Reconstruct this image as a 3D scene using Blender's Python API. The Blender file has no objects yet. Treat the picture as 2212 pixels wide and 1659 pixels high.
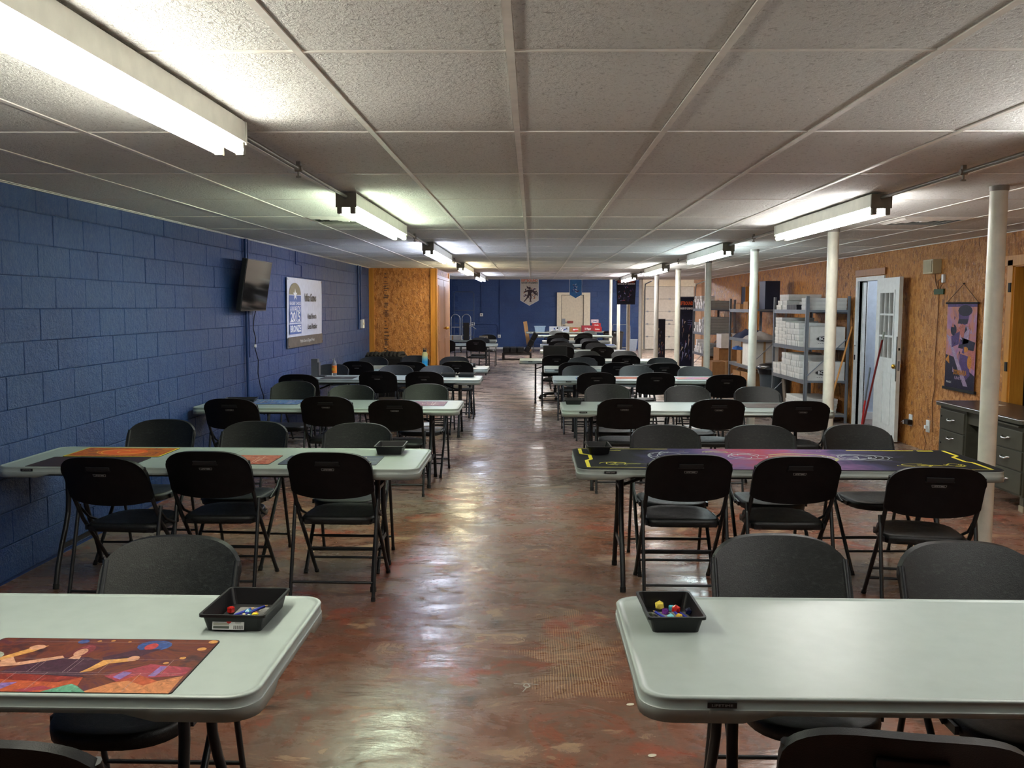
import bpy, bmesh, math, random
from mathutils import Vector, Matrix, Euler
random.seed(7)
PI = math.pi
SC = bpy.context.scene
COL = SC.collection

# ---------------------------------------------------------------- camera, world, exposure
F_PX, PITCH, YAW, ROLL, EYE = 1984.2, .08425, .02188, .00293, 1.67
cam_d = bpy.data.cameras.new('camera')
cam_d.sensor_fit = 'HORIZONTAL'
cam_d.sensor_width = 36.0
cam_d.lens = F_PX * 36.0 / 2212
cam_d.clip_start = .05
cam_d.clip_end = 200
cam = bpy.data.objects.new('camera', cam_d)
COL.objects.link(cam)
def _cam_matrix():
    cy, sy, cp, sp = math.cos(YAW), math.sin(YAW), math.cos(PITCH), math.sin(PITCH)
    cr, sr = math.cos(ROLL), math.sin(ROLL)
    def w(x, y, z):
        return Vector((x * cy - y * sy, x * sy + y * cy, z))
    right = w(cr, sr * sp, sr * cp)
    up = w(-sr, cr * sp, cr * cp)
    back = -w(0, cp, -sp)
    m = Matrix((right, up, back)).transposed().to_4x4()
    m.translation = Vector((0, 0, EYE))
    return m
cam.matrix_world = _cam_matrix()
SC.camera = cam
world = bpy.data.worlds.new('world')
SC.world = world
world.use_nodes = True
world.node_tree.nodes['Background'].inputs[0].default_value = (.5, .52, .55, 1)
world.node_tree.nodes['Background'].inputs[1].default_value = .02
SC.view_settings.view_transform = 'Standard'
SC.view_settings.look = 'None'
SC.view_settings.gamma = 1
SC.view_settings.use_curve_mapping = False
SC.view_settings.exposure = 2.15
TUBE = 11.0            # radiance of the fluorescent tubes
SC.cycles.max_bounces = 7
SC.cycles.use_adaptive_sampling = True
SC.cycles.adaptive_threshold = .03
SC.cycles.diffuse_bounces = 5
SC.cycles.glossy_bounces = 4
SC.cycles.sample_clamp_indirect = 4
SC.cycles.use_denoising = True

# ---------------------------------------------------------------- materials
_M = {}
def lin(c):
    return tuple((x / 12.92 if x <= .04045 else ((x + .055) / 1.055) ** 2.4) for x in c)
def rgb(r, g, b):
    return lin((r / 255, g / 255, b / 255)) + (1,)
class NT:
    def __init__(s, name):
        s.m = bpy.data.materials.new(name); s.m.use_nodes = True
        s.t = s.m.node_tree; s.b = s.t.nodes['Principled BSDF']; s._c = None
    def n(s, t, **k):
        x = s.t.nodes.new(t)
        for a, v in k.items(): setattr(x, a, v)
        return x
    def l(s, a, b): s.t.links.new(a, b)
    def coord(s, scale=(1, 1, 1), world=False):
        if world:
            o = s.n('ShaderNodeNewGeometry').outputs['Position']
        else:
            o = s.n('ShaderNodeTexCoord').outputs['Object']
        mp = s.n('ShaderNodeMapping'); s.l(o, mp.inputs['Vector']); mp.inputs['Scale'].default_value = scale
        return mp.outputs[0]
    def noise(s, co, sc, det=3, rough=.5, dist=0):
        x = s.n('ShaderNodeTexNoise'); s.l(co, x.inputs['Vector'])
        x.inputs['Scale'].default_value = sc; x.inputs['Detail'].default_value = det
        x.inputs['Roughness'].default_value = rough; x.inputs['Distortion'].default_value = dist
        return x.outputs['Fac']
    def ramp(s, f, stops, interp='LINEAR'):
        x = s.n('ShaderNodeValToRGB'); s.l(f, x.inputs[0]); x.color_ramp.interpolation = interp
        e = x.color_ramp.elements
        while len(e) < len(stops): e.new(.5)
        for i, (p, c) in enumerate(stops):
            e[i].position = p; e[i].color = c if len(c) == 4 else tuple(c) + (1,)
        return x.outputs[0]
    def mix(s, f, a, b, mode='MIX'):
        x = s.n('ShaderNodeMix', data_type='RGBA', blend_type=mode)
        for i, v in ((0, f), (6, a), (7, b)):
            if isinstance(v, (int, float, tuple)): x.inputs[i].default_value = v
            else: s.l(v, x.inputs[i])
        return x.outputs[2]
    def math(s, op, a, b=0.0, c=0.0):
        x = s.n('ShaderNodeMath', operation=op)
        for i, v in enumerate((a, b, c)):
            if isinstance(v, (int, float)): x.inputs[i].default_value = v
            else: s.l(v, x.inputs[i])
        return x.outputs[0]
    def bump(s, h, st=.3, d=.01):
        x = s.n('ShaderNodeBump'); s.l(h, x.inputs['Height'])
        x.inputs['Strength'].default_value = st; x.inputs['Distance'].default_value = d
        s.l(x.outputs[0], s.b.inputs['Normal'])
    def set(s, col=None, rough=None, metal=None, spec=None):
        for k, v in (('Base Color', col), ('Roughness', rough), ('Metallic', metal), ('Specular IOR Level', spec)):
            if v is None: continue
            if isinstance(v, (int, float, tuple)): s.b.inputs[k].default_value = v
            else: s.l(v, s.b.inputs[k])
        return s.m
def plain(name, c, rough=.5, metal=0, spec=.5, grain=0.0):
    """a painted / moulded surface: flat colour with a faint procedural unevenness"""
    if name in _M: return _M[name]
    t = NT(name)
    co = t.coord()
    f = t.noise(co, 14, 3)
    k = .06 + grain
    dark = tuple(x * (1 - k) for x in c[:3]) + (1,)
    lite = tuple(min(1, x * (1 + k)) for x in c[:3]) + (1,)
    t.set(t.ramp(f, [(.35, dark), (.65, lite)]), rough, metal, spec)
    _M[name] = t.m
    return t.m
def emit(name, c, s):
    if name in _M: return _M[name]
    t = NT(name)
    t.b.inputs['Base Color'].default_value = (.8, .8, .8, 1)
    t.b.inputs['Emission Color'].default_value = c
    t.b.inputs['Emission Strength'].default_value = s
    _M[name] = t.m
    return t.m

def m_floor():
    t = NT('worn_floor'); w = t.coord((1, 1, 1), True)
    big = t.noise(w, .55, 4, .6, .6)
    mid = t.noise(w, 2.3, 6, .65, 1.2)
    ws = t.coord((.7, 1.5, 1), True)
    flake = t.noise(ws, 3.1, 8, .72, .8)
    fine = t.noise(w, 45, 3)
    base = t.ramp(mid, [(.30, rgb(86, 70, 60)), (.39, rgb(128, 82, 62)), (.47, rgb(136, 92, 74)), (.55, rgb(124, 96, 80)), (.62, rgb(146, 84, 62)), (.75, rgb(146, 122, 100))])
    grey = t.ramp(mid, [(.3, rgb(104, 92, 82)), (.5, rgb(132, 116, 102)), (.62, rgb(126, 96, 82)), (.8, rgb(132, 116, 102))])
    bf = t.ramp(big, [(.48, (0, 0, 0)), (.60, (1, 1, 1))])
    c = t.mix(bf, base, grey)
    tan = t.ramp(flake, [(.585, (0, 0, 0)), (.605, (1, 1, 1))])
    zone = t.ramp(t.noise(w, .8, 3, .5), [(.38, (.15, .15, .15)), (.50, (1, 1, 1))])
    tan = t.math('MULTIPLY', tan, zone)
    c = t.mix(t.math('MULTIPLY', tan, .62), c, rgb(190, 158, 124))
    red = t.ramp(t.noise(w, 1.7, 6, .62, .5), [(.60, (0, 0, 0)), (.64, (1, 1, 1))])
    c = t.mix(t.math('MULTIPLY', red, .55), c, rgb(164, 74, 50))
    dk = t.ramp(t.noise(ws, 2.4, 8, .72, .4), [(.62, (0, 0, 0)), (.66, (1, 1, 1))])
    c = t.mix(t.math('MULTIPLY', dk, .25), c, rgb(84, 72, 64))
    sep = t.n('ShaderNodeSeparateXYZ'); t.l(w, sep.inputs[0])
    far_greyf = t.ramp(t.math('MULTIPLY', t.math('ADD', sep.outputs[1], t.math('MULTIPLY', mid, 6.0)), .05), [(.48, (0, 0, 0)), (.80, (.7, .7, .7))])
    c = t.mix(far_greyf, c, t.mix(tan, rgb(146, 134, 126), rgb(176, 164, 152)))  # floor colour blends to a lighter grey-tan towards the far end
    # combed adhesive ridges beside the first right table
    wav = t.n('ShaderNodeTexWave', bands_direction='X'); t.l(w, wav.inputs['Vector'])
    wav.inputs['Scale'].default_value = 26; wav.inputs['Distortion'].default_value = 3.2; wav.inputs['Detail'].default_value = 1; wav.inputs['Detail Scale'].default_value = .25
    dx = t.math('MULTIPLY', t.math('SUBTRACT', sep.outputs[0], .20), 3.6)
    dy = t.math('MULTIPLY', t.math('SUBTRACT', sep.outputs[1], 4.35), 1.5)
    d = t.math('SQRT', t.math('ADD', t.math('MULTIPLY', dx, dx), t.math('MULTIPLY', dy, dy)))
    d = t.math('ADD', d, t.math('MULTIPLY', t.math('SUBTRACT', mid, .5), 3.2))
    msk = t.ramp(d, [(.55, (1, 1, 1)), (.8, (0, 0, 0))])
    comb = t.math('MULTIPLY', msk, t.ramp(wav.outputs['Fac'], [(.62, (0, 0, 0)), (.8, (1, 1, 1))]))
    c = t.mix(t.math('MULTIPLY', comb, .45), c, rgb(235, 202, 154))
    c = t.mix(.18, c, t.ramp(fine, [(.3, (.0, .0, .0)), (.7, (.5, .45, .4))]), 'OVERLAY')
    rg = t.ramp(flake, [(.4, (.19, .19, .19)), (.66, (.42, .42, .42))])
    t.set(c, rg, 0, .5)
    h = t.math('ADD', t.math('MULTIPLY', tan, -.35), t.math('MULTIPLY', t.noise(ws, 5.5, 5, .62), 1.3))
    t.bump(h, .36, .010)
    return t.m
def m_block():
    t = NT('blue_block_paint'); w = t.coord((1, 1, 1), True)
    n1 = t.noise(w, 1.2, 4, .6); n2 = t.noise(w, 90, 4, .7); n3 = t.noise(w, 24, 4, .7)
    oi = t.n('ShaderNodeObjectInfo')
    c = t.ramp(n1, [(.3, rgb(18, 54, 112)), (.7, rgb(28, 68, 128))])
    c = t.mix(t.math('MULTIPLY', oi.outputs['Random'], .25), c, rgb(40, 76, 122))
    t.set(c, t.ramp(n3, [(.3, (.34, .34, .34)), (.7, (.5, .5, .5))]), 0, .55)
    t.bump(t.math('ADD', n2, t.math('MULTIPLY', n3, 1.8)), .8, .010)
    return t.m
def m_osb():
    t = NT('varnished_strand_board'); w = t.coord((1, 1, 1), True)
    m1 = t.n('ShaderNodeMapping'); t.l(w, m1.inputs[0]); m1.inputs['Scale'].default_value = (34, 34, 17)
    nz = t.n('ShaderNodeTexNoise'); t.l(m1.outputs[0], nz.inputs['Vector']); nz.inputs['Scale'].default_value = .8
    ad = t.n('ShaderNodeVectorMath', operation='ADD'); t.l(m1.outputs[0], ad.inputs[0]); 
    sc = t.n('ShaderNodeVectorMath', operation='SCALE'); t.l(nz.outputs['Color'], sc.inputs[0]); sc.inputs[3].default_value = 3.0
    t.l(sc.outputs[0], ad.inputs[1])
    v = t.n('ShaderNodeTexVoronoi'); t.l(ad.outputs[0], v.inputs['Vector']); v.inputs['Scale'].default_value = 1.0
    s = t.n('ShaderNodeSeparateColor'); t.l(v.outputs['Color'], s.inputs[0])
    c = t.ramp(s.outputs[0], [(0, rgb(142, 82, 32)), (.3, rgb(188, 118, 52)), (.65, rgb(216, 148, 78)), (.9, rgb(194, 120, 50)), (1, rgb(116, 64, 26))])
    f = t.noise(w, 130, 4, .7)
    c = t.mix(.25, c, t.ramp(f, [(.3, rgb(120, 70, 24)), (.7, rgb(236, 178, 96))]))
    t.set(c, .24, 0, .6)
    t.bump(t.math('ADD', t.math('MULTIPLY', s.outputs[0], 1.5), t.math('MULTIPLY', t.noise(w, 22, 4, .7, .8), 2.4)), .8, .010)
    return t.m
def m_tile():
    t = NT('fissured_ceiling_tile'); w = t.coord((1, 1, 1), True)
    a = t.noise(t.coord((1, .7, 1), True), 62, 4, .7, .8)
    b = t.noise(t.coord((1, 2.4, 1), True), 38, 3, .6, .9)
    pits = t.ramp(a, [(.56, (0, 0, 0)), (.66, (1, 1, 1))])
    fis = t.ramp(b, [(.66, (0, 0, 0)), (.70, (1, 1, 1))])
    big = t.noise(w, .7, 2)
    c = t.ramp(big, [(.3, rgb(234, 234, 230)), (.7, rgb(243, 243, 240))])
    c = t.mix(t.math('MULTIPLY', pits, .42), c, rgb(140, 134, 126))
    c = t.mix(t.math('MULTIPLY', fis, .45), c, rgb(96, 88, 80))
    oi = t.n('ShaderNodeObjectInfo')
    c = t.mix(t.math('MULTIPLY', oi.outputs['Random'], .14), c, rgb(184, 178, 170))
    t.set(c, .8, 0, .2)
    t.bump(t.math('SUBTRACT', t.math('MULTIPLY', a, -1.6), fis), 1.0, .009)
    return t.m
def m_chair():
    t = NT('charcoal_pebbled_plastic'); o = t.coord()
    a = t.noise(t.coord((1, 1, 2.2)), 34, 5, .75, 1.5); b = t.noise(o, 320, 2)
    c = t.ramp(a, [(.40, rgb(10, 12, 13)), (.54, rgb(20, 23, 23)), (.66, rgb(40, 45, 43)), (.76, rgb(64, 70, 66))])
    t.set(c, t.ramp(a, [(.4, (.42, .42, .42)), (.7, (.58, .58, .58))]), 0, .45)
    t.bump(b, .35, .002)
    return t.m
def m_wood(name, a, b, sc=(30, 30, 1.6), rough=.45):
    if name in _M: return _M[name]
    t = NT(name)
    f = t.noise(t.coord(sc), 1.4, 5, .65, .8)
    t.set(t.ramp(f, [(.3, a), (.7, b)]), rough)
    t.bump(f, .2, .003)
    _M[name] = t.m
    return t.m
def m_art(name, stops, sc=9, seed=0, dist=2.0, rough=.55, stretch=(1, 1, 1)):
    """painterly print"""
    t = NT(name)
    o = t.n('ShaderNodeTexCoord').outputs['Object']
    mp = t.n('ShaderNodeMapping'); t.l(o, mp.inputs[0]); mp.inputs['Location'].default_value = (seed * 3.7, seed * 1.3, seed); mp.inputs['Scale'].default_value = stretch
    f = t.noise(mp.outputs[0], sc, 6, .62, dist)
    n = len(stops)
    stops = [tuple(x * .66 for x in c[:3]) + (1,) for c in stops]
    t.set(t.ramp(f, [(.28 + .44 * i / (n - 1), c) for i, c in enumerate(stops)]), rough, 0, .3)
    return t.m

def m_chair_back():
    t = NT('chair_plastic_shaded'); o = t.coord()  # same plastic as the fronts, darkened to put the backs' shade into colour
    t.set(t.ramp(t.noise(o, 20, 3), [(.4, rgb(8, 8, 10)), (.6, rgb(13, 13, 15))]), .5, 0, .22)
    t.bump(t.noise(o, 320, 2), .3, .002)
    return t.m
CHBACK = m_chair_back()
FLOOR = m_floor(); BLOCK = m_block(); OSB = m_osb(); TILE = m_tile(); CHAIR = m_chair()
MORTAR = plain('blue_mortar_paint', rgb(20, 56, 114), .5)
GRID = plain('white_grid_metal', rgb(246, 243, 236), .4)
WHITEP = plain('white_paint', rgb(222, 224, 222), .4)
CREAM = plain('cream_paint', rgb(226, 220, 200), .45)
POLEM = plain('pole_paint', rgb(224, 223, 210), .4, grain=.0)
TABLE = plain('table_plastic', rgb(156, 168, 164), .36, grain=-.03)
FRAME = plain('dark_steel_frame', rgb(46, 48, 50), .38, .55)
BLACKP = plain('black_plastic', rgb(18, 18, 20), .42)
BLACKM = plain('black_matte', rgb(14, 14, 16), .7)
RUBBER = plain('rubber_foot', rgb(12, 12, 12), .8)
GALV = plain('galvanised_steel', rgb(136, 142, 150), .42, .6)
FIXT = plain('fixture_enamel', rgb(214, 214, 204), .4)
SOCK = plain('lamp_socket_grey', rgb(120, 116, 104), .5)
CONDUIT = plain('conduit_steel', rgb(150, 146, 138), .35, .7)
CARD = plain('white_card', rgb(216, 214, 210), .7)
BROWNC = plain('brown_cardboard', rgb(150, 108, 66), .8, grain=.05)
BRASS = plain('brass', rgb(214, 168, 70), .25, 1)
CHROME = plain('chrome', rgb(220, 220, 222), .18, 1)
INK = plain('black_ink', rgb(16, 16, 18), .5)
WHT = plain('white_print', rgb(235, 235, 235), .5)
NAVY = plain('navy_blue_paint', rgb(18, 34, 62), .45)
DESKM = plain('olive_grey_enamel', rgb(66, 66, 56), .4)
YEL = plain('yellow_print', rgb(228, 214, 40), .5)
SILV = plain('silver_print', rgb(150, 152, 150), .4)
ORANGE = plain('orange_print', rgb(222, 96, 40), .5)
WOODT = m_wood('pine_trim', rgb(176, 112, 34), rgb(206, 146, 56))
WOODD = m_wood('door_wood', rgb(128, 78, 40), rgb(172, 118, 70))
WOODP = m_wood('plank_wood', rgb(160, 112, 60), rgb(208, 164, 104))

# ---------------------------------------------------------------- mesh helper
class MB:
    def __init__(s): s.v = []; s.f = []; s.m = []; s.sm = []; s.mats = []
    def _mi(s, mat):
        if mat not in s.mats: s.mats.append(mat)
        return s.mats.index(mat)
    def add(s, vs, fs, mat, smooth=False, mx=None):
        o = len(s.v); k = s._mi(mat)
        s.v += [tuple(mx @ Vector(p)) if mx else tuple(p) for p in vs]
        for f in fs:
            s.f.append(tuple(i + o for i in f)); s.m.append(k); s.sm.append(smooth)
        return s
    def box(s, a, b, mat, mx=None, bev=0):
        x0, y0, z0 = a; x1, y1, z1 = b
        if x0 > x1: x0, x1 = x1, x0
        if y0 > y1: y0, y1 = y1, y0
        if z0 > z1: z0, z1 = z1, z0
        if bev <= 0:
            vs = [(x0, y0, z0), (x1, y0, z0), (x1, y1, z0), (x0, y1, z0), (x0, y0, z1), (x1, y0, z1), (x1, y1, z1), (x0, y1, z1)]
            fs = [(0, 3, 2, 1), (4, 5, 6, 7), (0, 1, 5, 4), (1, 2, 6, 5), (2, 3, 7, 6), (3, 0, 4, 7)]
            return s.add(vs, fs, mat, False, mx)
        bm = bmesh.new()
        r = bmesh.ops.create_cube(bm, size=1)
        for v in r['verts']:
            v.co = Vector(((x0 + x1) / 2 + v.co.x * (x1 - x0), (y0 + y1) / 2 + v.co.y * (y1 - y0), (z0 + z1) / 2 + v.co.z * (z1 - z0)))
        bmesh.ops.bevel(bm, geom=bm.edges[:], offset=min(bev, (x1 - x0) * .45, (y1 - y0) * .45, (z1 - z0) * .45), segments=2, affect='EDGES', profile=.7)
        bm.verts.index_update()
        s.add([v.co[:] for v in bm.verts], [[v.index for v in f.verts] for f in bm.faces], mat, False, mx)
        bm.free()
        return s
    def tube(s, pts, r, mat, n=8, cap=True, mx=None, closed=False):
        pts = [Vector(p) for p in pts]
        vs = []; fs = []
        rr = r if isinstance(r, (list, tuple)) else [r] * len(pts)
        up = None
        for i, p in enumerate(pts):
            if i == 0: d = pts[1] - pts[0]
            elif i == len(pts) - 1: d = pts[-1] - pts[-2]
            else: d = (pts[i + 1] - pts[i]).normalized() + (pts[i] - pts[i - 1]).normalized()
            d.normalize()
            if up is None:
                a = Vector((0, 0, 1)) if abs(d.z) < .9 else Vector((1, 0, 0))
            else: a = up
            u = (a - d * a.dot(d)).normalized(); up = u
            w = d.cross(u)
            for k in range(n):
                t = 2 * PI * (k + .5) / n
                vs.append(p + u * math.cos(t) * rr[i] + w * math.sin(t) * rr[i])
        for i in range(len(pts) - 1):
            for k in range(n):
                a, b = i * n + k, i * n + (k + 1) % n
                fs.append((a, b, b + n, a + n))
        s.add(vs, fs, mat, True, mx)
        if cap:
            o = (len(pts) - 1) * n
            s.add(vs[:n] , [tuple(range(n))[::-1]], mat, False, mx)
            s.add(vs[o:o + n], [tuple(range(n))], mat, False, mx)
        return s
    def lathe(s, prof, mat, n=16, mx=None):
        vs = []; fs = []
        for r, z in prof:
            for k in range(n):
                vs.append((r * math.cos(2 * PI * k / n), r * math.sin(2 * PI * k / n), z))
        for i in range(len(prof) - 1):
            for k in range(n):
                a, b = i * n + k, i * n + (k + 1) % n
                fs.append((a, b, b + n, a + n))
        s.add(vs, fs, mat, True, mx)
        s.add(vs[:n], [tuple(range(n))[::-1]], mat, False, mx)
        s.add(vs[-n:], [tuple(range(n))], mat, False, mx)
        return s
    def poly(s, pts, mat, z=0, mx=None):
        return s.add([(p[0], p[1], z) for p in pts], [tuple(range(len(pts)))], mat, False, mx)
    def ext(s, pts, z0, z1, mat, mx=None):
        n = len(pts)
        vs = [(p[0], p[1], z0) for p in pts] + [(p[0], p[1], z1) for p in pts]
        fs = [tuple(range(n))[::-1], tuple(range(n, 2 * n))] + [(i, (i + 1) % n, (i + 1) % n + n, i + n) for i in range(n)]
        return s.add(vs, fs, mat, False, mx)
    def ribbon(s, pts, w, mat, z=0, mx=None):
        for (x0, y0), (x1, y1) in zip(pts[:-1], pts[1:]):
            d = math.hypot(x1 - x0, y1 - y0) or 1
            nx, ny = -(y1 - y0) / d * w / 2, (x1 - x0) / d * w / 2
            s.add([(x0 + nx, y0 + ny, z), (x0 - nx, y0 - ny, z), (x1 - nx, y1 - ny, z), (x1 + nx, y1 + ny, z)], [(0, 1, 2, 3)], mat, False, mx)
        return s
    def mesh(s, name):
        me = bpy.data.meshes.new(name)
        me.from_pydata(s.v, [], s.f)
        for m in s.mats: me.materials.append(m)
        me.polygons.foreach_set('material_index', s.m)
        me.polygons.foreach_set('use_smooth', s.sm)
        me.update()
        return me
    def build(s, name, parent=None, loc=None, rot=None):
        o = bpy.data.objects.new(name, s.mesh(name)); COL.objects.link(o)
        if parent: o.parent = parent
        if loc: o.location = loc
        if rot: o.rotation_euler = rot
        return o
def tag(o, label=None, cat=None, group=None, kind=None):
    if label: o['label'] = label
    if cat: o['category'] = cat
    if group: o['group'] = group
    if kind: o['kind'] = kind
    return o
def thing(name, loc, rz=0, label=None, cat=None, group=None):
    o = bpy.data.objects.new(name, None); COL.objects.link(o)
    o.empty_display_size = .1
    o.location = loc; o.rotation_euler = (0, 0, rz)
    return tag(o, label, cat, group)
def copy_tree(o, parent=None):
    c = o.copy(); COL.objects.link(c)
    if parent: c.parent = parent
    for ch in list(KIDS.get(o.name, [])): copy_tree(ch, c)
    return c
KIDS = {}
def remember(o):
    for x in list(bpy.data.objects):
        if x.parent: KIDS.setdefault(x.parent.name, [])
    KIDS[o.name] = [x for x in bpy.data.objects if x.parent == o]
    for c in KIDS[o.name]:
        KIDS[c.name] = [x for x in bpy.data.objects if x.parent == c]
def inst(name, me, parent, loc=(0, 0, 0), rot=None, scale=None):
    o = bpy.data.objects.new(name, me); COL.objects.link(o)
    o.parent = parent; o.location = loc
    if rot: o.rotation_euler = rot
    if scale: o.scale = scale
    return o
_TX = {}
def text_mesh(txt, size, mat, bold=0.0, width=None, align='CENTER'):
    key = (txt, size, mat.name, bold, width, align)
    if key in _TX: return _TX[key]
    c = bpy.data.curves.new('lettering', 'FONT'); c.body = txt; c.size = size
    c.align_x = align; c.align_y = 'CENTER'; c.resolution_u = 2; c.offset = bold
    o = bpy.data.objects.new('lettering', c); COL.objects.link(o)
    bpy.context.view_layer.update()
    me = bpy.data.meshes.new_from_object(o.evaluated_get(bpy.context.evaluated_depsgraph_get()))
    bpy.data.objects.remove(o); bpy.data.curves.remove(c)
    xs = [v.co.x for v in me.vertices]
    if width and xs:
        k = width / (max(xs) - min(xs))
        for v in me.vertices: v.co.x *= k
    me.materials.clear(); me.materials.append(mat)
    for p in me.polygons: p.material_index = 0
    _TX[key] = me
    return me
def add_text(mb, txt, size, mat, x, y, z, width=None, bold=0.0, mx=None, align='CENTER'):
    me = text_mesh(txt, size, mat, bold, width, align)
    mb.add([(v.co.x + x, v.co.y + y, z) for v in me.vertices], [tuple(p.vertices) for p in me.polygons], mat, False, mx)
def struct(o, label=None):
    o['kind'] = 'structure'
    if label: o['label'] = label
    return o
def rrect(hx, hy, r, seg=5):
    pts = []
    for cx, cy, a in ((hx - r, hy - r, 0), (-hx + r, hy - r, PI / 2), (-hx + r, -hy + r, PI), (hx - r, -hy + r, 1.5 * PI)):
        for i in range(seg + 1):
            t = a + PI / 2 * i / seg
            pts.append((cx + r * math.cos(t), cy + r * math.sin(t)))
    return pts
def ell(cx, cy, rx, ry, n=14, a0=0, a1=2 * PI):
    return [(cx + rx * math.cos(a0 + (a1 - a0) * i / n), cy + ry * math.sin(a0 + (a1 - a0) * i / n)) for i in range(n + (0 if a1 - a0 > 6.2 else 1))]

# ---------------------------------------------------------------- shell
XL, XR, YB, YC, YF, H = -3.15, 4.6, -4.0, 24.66, 36.2, 2.3985
FAR_H, XFR = 3.05, 6.6
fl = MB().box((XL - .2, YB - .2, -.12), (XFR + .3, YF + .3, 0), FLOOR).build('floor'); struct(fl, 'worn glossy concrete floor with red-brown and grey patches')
YGX = [XL] + [-.677 + .61 * i for i in range(-4, 9)] + [XR]
YGY = [2.70 + 1.22 * n for n in range(-1, 19)]
ce = MB().box((XL - .2, YB - .2, H + .03), (XR + .2, YC, H + .12), WHITEP).build('ceiling'); struct(ce, 'suspended ceiling of fissured grey-white tiles in a white grid')
tile_meshes = {}
holes = {(-2, 4): 1, (6, 4): 1}
def ctile(x0, x1, y0, y1):
    k = (round(x1 - x0, 3), round(y1 - y0, 3))
    if k not in tile_meshes:
        hx, hy = k[0] / 2 - .004, k[1] / 2 - .004
        b = MB()
        # tegular edge: the face sits a little proud of the flange
        b.add([(-hx, -hy, .012), (hx, -hy, .012), (hx, hy, .012), (-hx, hy, .012),
               (-hx + .012, -hy + .012, .0), (hx - .012, -hy + .012, .0), (hx - .012, hy - .012, .0), (-hx + .012, hy - .012, .0)],
              [(4, 7, 6, 5), (0, 4, 5, 1), (1, 5, 6, 2), (2, 6, 7, 3), (3, 7, 4, 0), (0, 1, 2, 3)], TILE)
        tile_meshes[k] = b.mesh('ceiling_tile')
    o = inst('ceiling_tile', tile_meshes[k], ce, ((x0 + x1) / 2, (y0 + y1) / 2, H + random.uniform(-.0005, .0015)))
    o.rotation_euler = (random.uniform(-.0006, .0006), random.uniform(-.0008, .0008), 0)
for j in range(len(YGY) - 1):
    for i in range(len(YGX) - 1):
        y0, y1 = YGY[j], YGY[j + 1]
        if i - 5 in (-2 , 6) and j - 1 == 4 and False: continue
        ci = i - 5
        if (ci == -2 or ci == 6) and j == 5:
            ctile(YGX[i], YGX[i + 1], y0 + .61, y1)
        else: ctile(YGX[i], YGX[i + 1], y0, y1)
b = MB()
for y0 in (-3.4, -2.18, -.96, .26):
    for i in range(len(YGX) - 1):
        b.box((YGX[i] + .01, y0 + .01, H), (YGX[i + 1] - .01, y0 + 1.21, H + .02), TILE)
tag(b.build('tiles_behind_camera', ce), kind='stuff')
for x in YGX[1:-1]:
    MB().box((x - .012, YB, H - .003), (x + .012, YC, H + .004), GRID).build('grid_runner', ce)
for y in YGY[:-1] + [.26, -.96, -2.18, -3.4]:
    MB().box((XL, y - .007, H - .002), (XR, y + .007, H + .004), GRID).build('grid_tee', ce)
for x in (XL, XR):
    MB().box((x - .0, YB, H - .006), (x + (.022 if x < 0 else -.022), YC, H + .003), GRID).build('wall_angle', ce)
MB().box((XL, YC - .02, H - .008), (XR, YC + .02, H + .06), GRID).build('edge_trim', ce)
# header over the ceiling edge and the taller room beyond
struct(MB().box((XL - .2, YC + .02, H + .05), (XR + 2.2, YC + .12, FAR_H + .1), CREAM).build('wall_header'), 'cream bulkhead over the end of the suspended ceiling')
struct(MB().box((XL - .2, YC, FAR_H), (XFR + .2, YF + .2, FAR_H + .1), WHITEP).build('ceiling_far'), 'plain higher ceiling of the far room')

# blue block walls: backing + individual blocks
def block_mesh(w, h=.2032, d=.0105):
    g = .0014; c = .005
    x0, x1, z0, z1 = g, w - g, g, h - g
    # local: wall plane is x=0, the face looks to +x, the length runs along y
    v = [(0, x0, z0), (0, x1, z0), (0, x1, z1), (0, x0, z1), (d * .7, x0, z0), (d * .7, x1, z0), (d * .7, x1, z1), (d * .7, x0, z1),
         (d, x0 + c, z0 + c), (d, x1 - c, z0 + c), (d, x1 - c, z1 - c), (d, x0 + c, z1 - c)]
    f = [(0, 1, 5, 4), (1, 2, 6, 5), (2, 3, 7, 6), (3, 0, 4, 7), (4, 5, 9, 8), (5, 6, 10, 9), (6, 7, 11, 10), (7, 4, 8, 11), (8, 9, 10, 11)]
    return MB().add(v, f, BLOCK).mesh('block')
BMS = {}
def bm_for(w):
    w = round(w, 3)
    if w not in BMS: BMS[w] = block_mesh(w)
    return BMS[w]
CH = .2032
wl = MB().box((XL - .2, YB - .2, 0), (XL - .010, YF, FAR_H), MORTAR).build('wall_left'); struct(wl, 'dark blue painted concrete block wall')
spots = []
for k in range(-1, 12):
    z = .02 + .2032 * k
    off = .203 if k % 2 else 0
    y = 4.0 - .406 + off
    while y < 17.75:
        w = .4064
        if abs(y - 10.06) < .2 and k % 2 == 0:      # a vertical joint in line behind the conduit
            pass
        y1 = y + w
        if z > -.1: spots.append((y, z, w))
        else: spots.append((y, z, w))
        y = y1
spots = [s for s in spots if s[1] > -.1]
spots.sort(key=lambda s: s[0])
for (y, z, w) in spots[:300]:
    o = inst('block', bm_for(w), wl, (XL - .010 + random.uniform(-.002, .002), y, z))
    o.rotation_euler = (random.uniform(-.003, .003), 0, random.uniform(-.003, .003))
b = MB()
me0 = bm_for(.4064)
for (y, z, w) in spots[300:]:
    b.add([(v.co.x + XL - .010 + random.uniform(-.001, .001), v.co.y + y, v.co.z + z) for v in me0.vertices], [tuple(p.vertices) for p in me0.polygons], BLOCK)
for k in range(0, 12):
    y = 3.6 - (.203 if k % 2 else .406)
    while y > YB:
        b.add([(v.co.x + XL - .010, v.co.y + y, v.co.z + .02 + .2032 * k) for v in me0.vertices], [tuple(p.vertices) for p in me0.polygons], BLOCK)
        y -= .4064
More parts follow.
